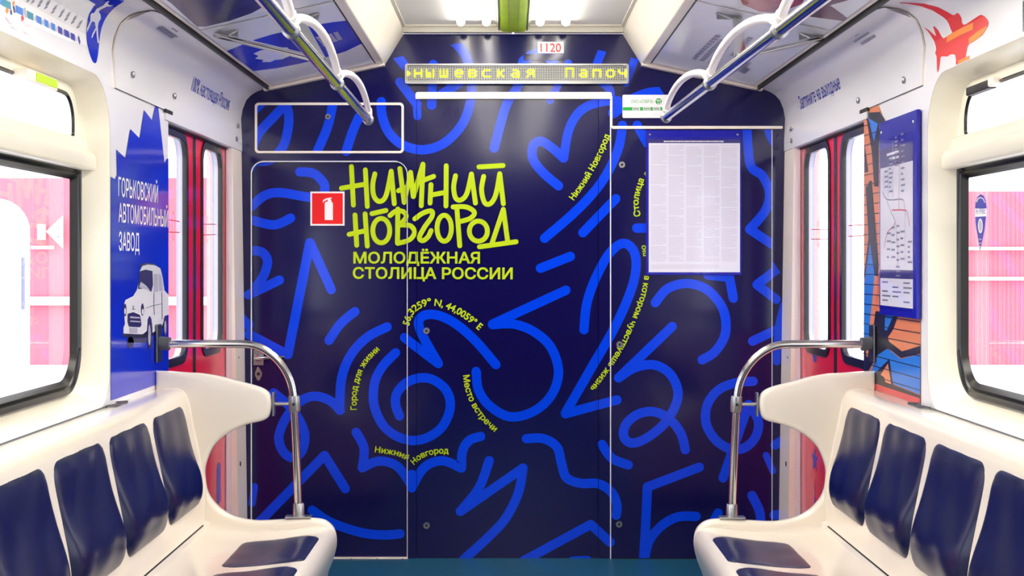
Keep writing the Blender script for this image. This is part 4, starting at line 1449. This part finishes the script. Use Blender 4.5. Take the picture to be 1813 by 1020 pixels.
mline([(1580, 372), (1600, 372), (1607, 376), (1611, 400)], 'red_ink', 0.004)
mline([(1571, 355), (1578, 375), (1586, 395), (1590, 440), (1590, 470)], 'ink_grey', 0.003)
mline([(1566, 440), (1572, 412), (1582, 402), (1586, 392)], 'brick_red', 0.003)
mline([(1594, 250), (1592, 372)], 'brick_red', 0.0025)
mline([(1582, 250), (1581, 350)], 'car_grey', 0.0025)
mline([(1574, 280), (1573, 350)], 'sky_blue', 0.002)
mline([(1566, 300), (1566, 340)], 'car_grey', 0.002)
mline([(1603, 385), (1604, 470)], 'car_grey', 0.003)
import random
rnd = random.Random(3)
for cx_, y_a, y_b, st_ in ((1585, 246, 300, 7), (1596, 240, 350, 10), (1575, 285, 345, 8), (1567, 306, 340, 9), (1595, 412, 470, 12), (1608, 430, 475, 9), (1588, 402, 470, 12), (1579, 405, 470, 13), (1571, 415, 470, 14), (1587, 474, 492, 8)):
    yy = y_a
    while yy < y_b:
        u_ = pm.uv(cx_, yy)
        wv = 0.02 + rnd.random() * 0.03
        pm.put(m_, [(u_[0] - wv, u_[1]), (u_[0], u_[1]), (u_[0], u_[1] + 0.006), (u_[0] - wv, u_[1] + 0.006)], 'ink_grey', 0.0016)
        yy += st_
for r in range(5):
    for c in range(3):
        if (r * 3 + c) % 4 == 1:
            continue
        yy, zz = y1m - 0.04 - c * 0.125, z0m + 0.045 + r * 0.0145
        yl2 = max(yy - 0.07 - 0.03 * ((r + c) % 2), y0m + 0.045)
        pm.put(m_, [(yl2, zz), (yy, zz), (yy, zz + 0.005), (yl2, zz + 0.005)], 'ink_grey', 0.0016)
for r in range(2):
    pm.put(m_, [(4.48, z1m - .115 - r * .016), (4.62 - r * .03, z1m - .115 - r * .016), (4.62 - r * .03, z1m - .107 - r * .016), (4.48, z1m - .107 - r * .016)], 'paper', 0.0012)
obj('map_sheet', m_, rm, weld=False)
m_ = MB()
m_.box((XM - 0.0055, y0m + .02, z0m + .02), (XM - 0.0035, y1m - .006, z1m - .06), 'film')
obj('clear_cover', m_, rm)
for y in (y0m + .03, y1m - .03):
    k = MB()
    k.lathe((XM, y, z1m - 0.035), (-1, 0, 0), [(0.006, 0), (0.006, 0.002), (0.003, 0.004), (0, 0.004)], 'chrome', 12)
    obj('screw', k, rm, smooth=True)

# ---------------------------------------------------------------- print on the coves over the windows
cl, cr = Prof(-1, COVE), Prof(1, COVE)
zo = lambda pts: [(a / 8.227, b / 8.227) for a, b in pts]
m_ = MB()
ov = spline(zo([(1390, 60), (1300, 200), (1265, 350), (1256, 480), (1270, 650), (1320, 830), (1352, 900), (1378, 921), (1404, 900), (1424, 800), (1440, 650), (1458, 490), (1500, 340), (1570, 215), (1680, 100), (1800, 25)]), 5)
ov = ov + zo([(1800, 0), (1700, -20), (1300, -20), (1290, 0)])
cl.put(m_, px_poly(cl, ov), 'poster_blue', 0.0008)
cl.put(m_, px_poly(cl, zo([(1540, 30), (1560, 14), (1590, 8), (1582, 26), (1562, 48), (1590, 75), (1660, 64), (1605, 90), (1552, 88), (1530, 102), (1470, 132), (1432, 172), (1460, 215), (1462, 270), (1432, 320), (1420, 400), (1425, 520), (1441, 625), (1420, 630), (1400, 500), (1395, 430), (1352, 510), (1342, 548), (1324, 545), (1340, 490), (1388, 400), (1375, 322), (1338, 308), (1300, 380), (1262, 470), (1260, 415), (1308, 310), (1310, 215), (1335, 185), (1360, 190), (1400, 130), (1500, 75)])), 'silver_paint', 0.0014)
tag(obj('dancer_sticker', m_, weld=False), 'blue teardrop sticker with a white leaping figure, over the left window', 'sticker')
m_ = MB()
u0, u1 = cl.uv(-30, -8), cl.uv(150, 75)
def strip(a, b, wd, m, off=0.0012):
    for r in ribbon([cl.uv(*zo([a])[0]), cl.uv(*zo([b])[0])], wd, False):
        cl.put(m_, r, m, off)
cl.put(m_, px_poly(cl, zo([(-300, -150), (1280, 0), (1380, 66), (1290, 200), (1255, 330), (1250, 480), (1262, 660), (1000, 600), (-300, 60)])), 'paper', 0.0004)
strip((-200, -95), (20, 25), 0.016, 'sky_blue'); strip((20, 25), (155, 92), 0.018, 'teal_ink'); strip((225, 128), (330, 180), 0.018, 'sky_blue'); strip((390, 208), (480, 250), 0.018, 'teal_ink')
for a in ((525, 272, 600, 310), (640, 325, 700, 360), (740, 375, 800, 408), (840, 425, 900, 460), (930, 470, 1000, 508), (1025, 520, 1085, 552)):
    strip(a[:2], a[2:], 0.018, 'ink_blue' if a[0] > 800 else 'sky_blue')
for a in ((505, 240, 520, 300), (615, 295, 625, 355), (712, 335, 725, 405), (815, 390, 825, 455), (910, 430, 920, 510), (1005, 480, 1015, 555), (1095, 525, 1103, 600)):
    strip(a[:2], a[2:], 0.007, 'car_grey')
strip((185, 28), (195, 70), 0.018, 'orange_ink'); strip((350, 115), (372, 260), 0.014, 'car_grey'); strip((88, 120), (105, 185), 0.018, 'orange_ink'); strip((150, 150), (160, 215), 0.014, 'strip_violet'); strip((315, 230), (330, 300), 0.018, 'red_ink'); strip((190, 90), (212, 185), 0.012, 'strip_violet')
strip((1135, 535), (1160, 635), 0.016, 'ink_blue')
for k, (x, y) in enumerate(((380, 30), (450, 40), (540, 90), (640, 130), (740, 190), (850, 240), (935, 300), (1030, 340), (1110, 400))):
    for j in range(4):
        a, b = (x + 22 * j * .55, y - 6 * j + (k % 3) * 6), (x + 22 * j * .55 + 60, y - 6 * j - 120 + (k % 3) * 9)
        for f in range(4):
            strip((a[0] + (b[0] - a[0]) * f / 4, a[1] + (b[1] - a[1]) * f / 4), (a[0] + (b[0] - a[0]) * (f + .6) / 4, a[1] + (b[1] - a[1]) * (f + .6) / 4), 0.004, 'car_grey' if f % 2 else 'ink_grey')
for x, y in ((80, 250), (120, 320), (160, 390), (330, 350), (350, 470), (90, 280)):
    strip((x, y), (x + 100, y + 40), 0.005, 'paper_ink')
tag(obj('line_map', m_, weld=False), 'white line map strip with a blue row of stations over the left window', 'map')
m_ = MB()
zr_ = lambda pts: [(1593 + a / 8.227, b / 8.227) for a, b in pts]
fig = zr_([(0, 35), (150, 38), (350, 50), (520, 92), (680, 165), (770, 216), (800, 216), (840, 186), (870, 206), (900, 260), (906, 330), (935, 362), (970, 350), (1150, 230), (1190, 214), (1240, 240), (1282, 290), (1295, 330), (1285, 380), (1210, 510), (1100, 590), (1012, 640), (985, 690), (955, 886), (985, 880), (1005, 860), (1020, 880), (1022, 985), (850, 1026), (828, 980), (820, 940), (822, 870), (810, 800), (770, 788), (740, 795), (700, 822), (610, 822), (595, 840), (575, 1010), (552, 1078), (546, 1000), (540, 820), (518, 775), (535, 720), (530, 680), (510, 610), (430, 480), (352, 396), (400, 420), (525, 525), (530, 510), (487, 385), (505, 380), (560, 440), (610, 530), (640, 562), (770, 478), (740, 410), (715, 340), (690, 300), (640, 250), (480, 150), (300, 86), (0, 45)])
cr.put(m_, px_poly(cr, fig), 'red_sign', 0.0008)
for a in ([(690, 578), (880, 470), (1075, 382)], [(850, 1012), (1015, 962)]):
    for r in ribbon(spline(px_poly(cr, zr_(a)), 4), 0.018, False):
        cr.put(m_, r, 'orange_ink', 0.0014)
cr.put(m_, px_poly(cr, zr_([(1290, 370), (1210, 508), (1100, 588), (1010, 638), (1010, 560), (1150, 450)])), 'orange_ink', 0.0012)
tag(obj('red_figure_sticker', m_, weld=False), 'red and orange winged silhouette sticker on the white cove over the right window', 'sticker')
m_ = MB()
for r in range(6):
    for c in range(5):
        y, z = cr.uv(1811 + c * 5.5, 12 + r * 9 - c * 2.4)
        for k in range(2):
            cr.put(m_, [(y - k * 0.012, z), (y - k * 0.012 - 0.007, z), (y - k * 0.012 - 0.007, z + 0.014), (y - k * 0.012, z + 0.014)], 'brick_black', 0.001)
u_ = cr.uv(1800, 60)
tag(obj('speaker_grille', m_, weld=False), 'rows of small dark slots in the white cove at the far right', 'grille')
# ---------------------------------------------------------------- benches
SHELL = [(1.2045, 0.884), (1.145, 0.886), (1.120, 0.883), (1.106, 0.873), (1.098, 0.858), (1.091, 0.835), (1.078, 0.765), (1.062, 0.69), (1.048, 0.62), (1.041, 0.56), (1.041, 0.50), (1.042, 0.46), (1.040, 0.437), (1.033, 0.4245), (1.02, 0.418),
         (0.96, 0.411), (0.88, 0.409), (0.78, 0.414), (0.70, 0.423), (0.655, 0.427), (0.625, 0.423), (0.606, 0.41), (0.597, 0.39), (0.597, 0.36), (0.61, 0.31), (0.635, 0.25), (0.66, 0.19), (0.685, 0.10), (0.70, 0.0)]
YEND = 4.835
def at_prof(t, P=SHELL):
    """point and normal on the shell at arc length t"""
    acc = 0
    for (x0, z0), (x1, z1) in zip(P, P[1:]):
        l = math.hypot(x1 - x0, z1 - z0)
        if t <= acc + l or (x1, z1) == P[-1]:
            f = (t - acc) / l
            return (x0 + (x1 - x0) * f, z0 + (z1 - z0) * f), (-(-(z1 - z0)) / l * -1, (x1 - x0) / l * -1)
        acc += l
def arc_of(i):
    return sum(math.hypot(SHELL[k + 1][0] - SHELL[k][0], SHELL[k + 1][1] - SHELL[k][1]) for k in range(i))
SP = spline(SHELL, 4)
def sp_at(f0, f1, v):
    """smooth shell between two fractions of its length"""
    k = (f0 + (f1 - f0) * v) * (len(SP) - 1)
    i = min(max(int(k), 0), len(SP) - 2)
    g = k - i
    p = (SP[i][0] + (SP[i + 1][0] - SP[i][0]) * g, SP[i][1] + (SP[i + 1][1] - SP[i][1]) * g)
    a, b = SP[max(i - 1, 0)], SP[min(i + 2, len(SP) - 1)]
    dx, dz = b[0] - a[0], b[1] - a[1]
    l = math.hypot(dx, dz)
    return p, (dz / l, -dx / l)
def frac(x=None, z=None, lo=0, hi=len(SP)):
    best = min(range(lo, hi), key=lambda i: (SP[i][0] - x) ** 2 if z is None else (SP[i][1] - z) ** 2)
    return best / (len(SP) - 1)
NB = len(SP)
iz = lambda z, lo, hi: min(range(lo, hi), key=lambda i: abs(SP[i][1] - z)) / (NB - 1)
ix = lambda x, lo, hi: min(range(lo, hi), key=lambda i: abs(SP[i][0] - x)) / (NB - 1)
FB0, FB1 = iz(0.846, 12, 56), iz(0.515, 12, 48)
FS0, FS1 = ix(0.885, 56, 84), ix(0.628, 60, 84)
# resample the two cushion runs by true length
def run(f0, f1, n=60):
    pts = [sp_at(f0, f1, k / n) for k in range(n + 1)]
    acc = [0]
    for a, b in zip(pts, pts[1:]):
        acc.append(acc[-1] + math.hypot(b[0][0] - a[0][0], b[0][1] - a[0][1]))
    def f(v):
        d = min(max(v, 0), 1) * acc[-1]
        i = min(max(j for j in range(len(acc)) if acc[j] <= d + 1e-12), n - 1)
        g = (d - acc[i]) / max(acc[i + 1] - acc[i], 1e-9)
        p = tuple(pts[i][0][j] + (pts[i + 1][0][j] - pts[i][0][j]) * g for j in (0, 1))
        q = tuple(pts[i][1][j] + (pts[i + 1][1][j] - pts[i][1][j]) * g for j in (0, 1))
        return p, q
    return f, acc[-1]
RB, LB = run(FB0, FB1)
RS, LS = run(FS0, FS1)
def cushion(s, rn, ln, yc, hw, T, seed, crumple):
    """a rounded pad that follows the shell"""
    m_ = MB()
    N, M = 22, 26
    rows = []
    rr = 0.055
    for j in range(M + 1):
        row = []
        v = -1 + 2 * j / M
        v = math.copysign(abs(v) ** 0.75, v)
        for i in range(N + 1):
            u = -1 + 2 * i / N
            u = math.copysign(abs(u) ** 0.75, u)
            hh = ln / 2
            a, b = u * hw, v * hh
            # pull the corners in to a radius
            m1, m2 = max(abs(a) - (hw - rr), 0), max(abs(b) - (hh - rr), 0)
            if m1 > 0 and m2 > 0:
                k = max(m1, m2) / math.hypot(m1, m2)
                a = math.copysign(hw - rr + m1 * k, a)
                b = math.copysign(hh - rr + m2 * k, b)
            e = max(abs(u), abs(v))
            h = T * (1 - e ** 5) ** 0.5 * (0.55 + (1.15 if T > 0.015 else 0.45) * math.exp(-((v - 0.5) / 0.5) ** 2)) - 0.002
            # creases near the upper corner and along one side
            h += crumple * 0.0035 * math.sin(9 * (u + v * 0.4) + seed) * max(0, -v) ** 2 * (1 - e ** 6)
            h += crumple * 0.002 * math.sin(5 * v + 7 * u + seed * 2) * (1 - e ** 4)
            p, n = rn((b / hh + 1) / 2)
            row.append((s * (p[0] + n[0] * h), yc + a, p[1] + n[1] * h))
        rows.append(row)
    m_.grid(rows, 'leather')
    return m_
PANEL = [(275, 656), (300, 657), (330, 659), (360, 661), (390, 666), (413, 672), (437, 678), (458, 684), (471, 690), (478, 697), (481, 706), (482, 715), (480, 728), (475, 739), (464, 745), (446, 749), (428, 755), (409, 764), (392, 776), (379, 790), (370, 808), (364, 828), (364, 850), (369, 872), (380, 889), (394, 902), (412, 912), (431, 918), (452, 921), (473, 921), (505, 919), (533, 917), (556, 917), (574, 920), (586, 928), (593, 938), (596, 952), (595, 968), (589, 990), (576, 1030), (562, 1070), (553, 1100), (546, 1140), (275, 1140)]
def panel_pts():
    out = []
    for x, y in [PANEL[0]] + spline(PANEL[1:-6], 3) + PANEL[-6:]:
        k = 4.86 / F
        X = (x - VX) * k + CX
        Z = CZ - (y - VY) * k
        out.append((min(-X, 1.2045), max(Z, 0.0)))
    return out
PP = panel_pts()
PSG = 1 if area2(PP) > 0 else -1
for s in (-1, 1):
    side = 'left' if s < 0 else 'right'
    bn = tag(empty('bench_seat', None), 'cream moulded bench with dark blue cushions along the %s wall' % side, 'bench', 'long moulded benches')
    dy = 0.0 if s < 0 else -0.015
    m_ = MB()
    m_.grid([[(s * x, y, z) for y in (2.02, 2.9, 3.8, YEND + 0.005 + dy)] for x, z in SP], 'seat_plastic')
    m_.poly([(s * x, 2.02, z) for x, z in SP] + [(s * 1.2045, 2.02, 0.0)], 'seat_plastic')
    obj('shell', m_, bn, smooth=True, angle=50)
    m_ = MB()
    m_.tube([(s * 1.0405, y, 0.4335) for y in (2.02, YEND + dy)], 0.0035, 'black', 6)
    obj('seam', m_, bn)
    m_ = MB()
    m_.tube([(s * 1.2008, y, 0.8885) for y in (2.02, WIN[s] - 0.02)], 0.0022, 'grey_rubber', 6)
    obj('top_seam', m_, bn)
    # end panel with its open C
    m_ = MB()
    r_ = 0.016
    rings = [(r_, 0.0)] + [(r_ * (1 - math.sin(a * math.pi / 10)), r_ * (1 - math.cos(a * math.pi / 10))) for a in range(1, 6)]
    rings += [(o_, 0.046 - y_) for o_, y_ in reversed(rings)]
    outl = [[(s * max(x, 0.0), YEND + dy + y_, max(z, 0.0)) for x, z in _embolden(PP, -o_ * PSG)] for o_, y_ in rings]
    m_.grid(outl, 'seat_plastic', True)
    for l_ in (outl[0], outl[-1]):
        L_ = [Vector(p) for p in l_]
        for t in tessellate_polygon([L_]):
            m_.poly([L_[i] for i in t], 'seat_plastic')
    ep = obj('end_panel', m_, bn, smooth=True, angle=50)
    # fillet where the shell turns up into the end panel
    m_ = MB()
    rows = []
    for kk, (p, n) in [(k, sp_at(0.02, 0.80, k / 60)) for k in range(61)]:
        R_ = (0.010 if 0.44 < p[1] and p[0] > 1.02 else 0.03) * min(1, max(0.06, (0.78 - kk / 60) / 0.12))
        row = []
        for k in range(7):
            a = math.pi / 2 * k / 6
            o_ = R_ * (1 - math.sin(a))
            row.append((s * (p[0] + n[0] * (o_ - 0.001)), YEND + dy + 0.001 - R_ * (1 - math.cos(a)), p[1] + n[1] * (o_ - 0.001)))
        rows.append(row)
    keep = []
    m_.grid(rows, 'seat_plastic')
    obj('fillet', m_, bn, smooth=True, angle=80)
    for k in range(6):
        yc = 4.758 + dy - 0.2175 - k * 0.4745
        m_ = cushion(s, RB, LB, yc, 0.219, 0.019, k * 1.7 + s, 1.0)
        obj('back_cushion', m_, bn, smooth=True, angle=80)
        m_ = cushion(s, RS, LS, yc - 0.075, 0.213, 0.011, k * 2.3 + s, 0.3)
        obj('seat_cushion', m_, bn, smooth=True, angle=80)
    m_ = MB()
    yl_ = 4.30 + dy * 3
    m_.tube([(s * 1.198, yl_ - 0.07, 0.888), (s * 1.17, yl_ - 0.03, 0.892), (s * 1.192, yl_ + 0.02, 0.892), (s * 1.176, yl_ + 0.075, 0.889)], 0.004, 'dark_steel', 8)
    m_.box((min(s * 1.17, s * 1.2), yl_ - 0.075, 0.884), (max(s * 1.17, s * 1.2), yl_ + 0.04, 0.888), 'steel')
    obj('catch', m_, bn, smooth=True)

# ---------------------------------------------------------------- curved grab rails at the bench ends
for s in (-1, 1):
    side = 'left' if s < 0 else 'right'
    yg = YEND + 0.023 + (0 if s < 0 else -0.015)
    k_ = 4.86 / F
    def G(px, py, dy=0.0):
        return (s * -((px - VX) * k_ + CX), yg + dy, CZ - (py - VY) * k_)
    what = 'blue car poster' if s < 0 else 'brick mural'
    gr = tag(empty('grab_rail', None), 'curved chrome grab rail on the %s bench end, fixed beside the %s' % (side, what), 'grab rail', 'bench end grab rails')
    m_ = MB()
    path = [G(296, 609), G(360, 608.5), G(425, 609)] + [G(*p_) for p_ in spline([(425, 609), (448, 611), (468, 619), (488, 634), (504, 654), (515, 678), (520, 705)], 5)[1:]] + [G(524, 780), G(529, 912)]
    m_.tube(path, 0.0135, 'chrome', 20)
    obj('tube', m_, gr, smooth=True)
    m_ = MB()
    a, b = Vector(G(277, 607)), Vector(G(301, 609))
    m_.tube([a, b], 0.0225, 'grey_rubber', 18)
    so = obj('socket', m_, gr, smooth=True)
    m_ = MB()
    x_ = WX - 0.0022
    m_.box((min(s * x_, s * (x_ - 0.010)), yg - 0.032, G(0, 641)[2]), (max(s * x_, s * (x_ - 0.010)), yg + 0.032, G(0, 574)[2]), 'dark_steel')
    obj('wall_flange', m_, gr, bevel=0.004)
    m_ = MB()
    c = Vector(G(521.5, 715))
    d_ = (Vector(G(522.5, 735)) - Vector(G(520.5, 695))).normalized()
    m_.lathe(c - d_ * 0.028, d_, [(0.0135, 0), (0.0185, 0.002), (0.020, 0.016), (0.020, 0.044), (0.0185, 0.054), (0.0135, 0.056)], 'steel', 20)
    m_.lathe(c + Vector((0, -0.0195, 0)), (0, -1, 0), [(0.005, 0), (0.005, 0.001), (0, 0.001)], 'black', 10)
    cl_ = obj('clamp', m_, gr, smooth=True)
    m_ = MB()
    e0 = Vector(G(485, 715))
    m_.tube([c, c * 0.75 + e0 * 0.25, e0], [0.010, 0.0058, 0.0062], 'steel', 12)
    m_.box((min(e0.x - 0.0035, e0.x + 0.0035), yg - 0.016, G(0, 736)[2]), (max(e0.x - 0.0035, e0.x + 0.0035), yg + 0.016, G(0, 694)[2]), 'steel')
    obj('bracket', m_, gr, bevel=0.002)
    m_ = MB()
    f0 = Vector(G(529, 916.5))
    m_.box((f0.x - 0.044, yg - 0.021, f0.z + 0.0006), (f0.x + 0.044, yg + 0.021, f0.z + 0.007), 'steel')
    bs = obj('base_plate', m_, gr, bevel=0.003)
    m_ = MB()
    m_.lathe(f0 + Vector((0, 0, 0.006)), (0, 0, 1), [(0.0215, 0), (0.020, 0.006), (0.019, 0.04), (0.017, 0.043), (0.0135, 0.043)], 'steel', 20)
    obj('base_socket', m_, gr, smooth=True)

# ---------------------------------------------------------------- the depot outside the windows
m_ = MB()
m_.box((-30, -12, -1.25), (-1.45, 40, -1.15), 'depot_floor')
m_.box((1.45, -12, -1.25), (30, 40, -1.15), 'depot_floor')
struct(obj('ground', m_))
YR = 14.0
for s in (-1, 1):
    m_ = MB()
    xa, xb = (2.6, 6.2) if s < 0 else (3.9, 5.0)
    zt = 2.13 if s < 0 else 2.0
    n = 26
    prof = []
    for k in range(n * 4):
        u = xa + (xb - xa) * k / (n * 4 - 1)
        prof.append((u, YR - (0.012 if (k // 2) % 2 else 0)))
    m_.grid([[(s * x, y, z) for x, y in prof] for z in (0.32, zt)], 'depot_red')
    m_.grid([[(s * x, YR + 0.12, z) for x in (xa, xb)] for z in (0.32, zt)], 'depot_red')
    for z in ((0.9, 0.98) if s < 0 else (1.14, 1.17)), :
        m_.box((min(s * xa, s * xb), YR - 0.09, z[0]), (max(s * xa, s * xb), YR - 0.036, z[1]), 'depot_white')
    if s > 0:
        m_.box((xa, YR - 0.09, 1.43), (xb, YR - 0.036, 1.46), 'depot_white')
    m_.box((min(s * (xa - .1), s * (xb + .1)), YR - 0.15, -1.15), (max(s * (xa - .1), s * (xb + .1)), YR + 0.25, 0.32), 'depot_white')
    g = obj('ribbed_wall', m_, weld=False)
    tag(g, 'pink red ribbed metal wall outside the %s windows, on a white plinth' % ('left' if s < 0 else 'right'), 'wall', kind='structure')
    g.name = 'wall_outside_left' if s < 0 else 'wall_outside_right'
# white rounded cabinet and a flag sign outside on the left
m_ = MB()
pts = [(-5.8, -0.45), (-3.75, -0.33), (-3.75, 1.55)] + inset_arc((-4.01, 1.55), 0.26, 0, 90, 8) + [(-4.1, 1.83), (-4.1, 1.95), (-4.5, 1.95), (-4.5, 1.83), (-5.8, 1.83)]
m_.prism([(x, 10.5, z) for x, z in pts], (0, 0.8, 0), 'depot_white')
cab = tag(obj('railcar_end', m_, bevel=0.02), 'white rounded vehicle end standing outside the left window', 'vehicle')
m_ = MB()
for x in (-3.95, -5.2):
    k = MB()
    k.tube([(x, 10.8, -1.15), (x, 10.8, -0.30)], 0.05, 'ink_grey', 10)
    obj('leg', k, cab, smooth=True)
m_.tube([(-3.745, 11.1, 0.95), (-3.745, 11.1, 1.35)], 0.02, 'ink_grey', 8)
o_ = obj('slot', m_, cab, smooth=True)
m_ = MB()
m_.prism([(x, 13.93, z) for x, z in ((-4.47, 1.61), (-4.31, 1.76), (-4.31, 1.45))], (0, 0.02, 0), 'depot_white')
m_.box((-4.55, 13.92, 1.53), (-4.48, 13.96, 1.68), 'depot_white')
m_.box((-4.62, 13.94, 1.44), (-4.40, 13.96, 1.47), 'depot_white')
sg = obj('track_sign', m_)
k = MB()
gq = Plane((0, 13.925, 0), (1, 0, 0), (0, 0, 1), (0, -1, 0))
for t in text_line('2', (-4.37, 1.55), (-4.33, 1.55), 0.11, 0.0, down=False):
    gq.put(k, t, 'ink_grey', 0.0)
obj('numeral', k, sg, weld=False)
tag(sg, 'white triangular sign with a faint numeral outside the left window', 'sign')

# ---------------------------------------------------------------- put each thing's Empty at its base
for o in list(S.objects):
    if o.type == 'EMPTY' and o.parent is None:
        pts = []
        def walk(q):
            for c in q.children:
                if c.type == 'MESH':
                    pts.extend(v.co for v in c.data.vertices)
                walk(c)
        walk(o)
        lo = [min(p[i] for p in pts) for i in range(3)]
        hi = [max(p[i] for p in pts) for i in range(3)]
        b = Vector(((lo[0] + hi[0]) / 2, (lo[1] + hi[1]) / 2, lo[2]))
        o.location = b
        for c in o.children:
            c.location = -b
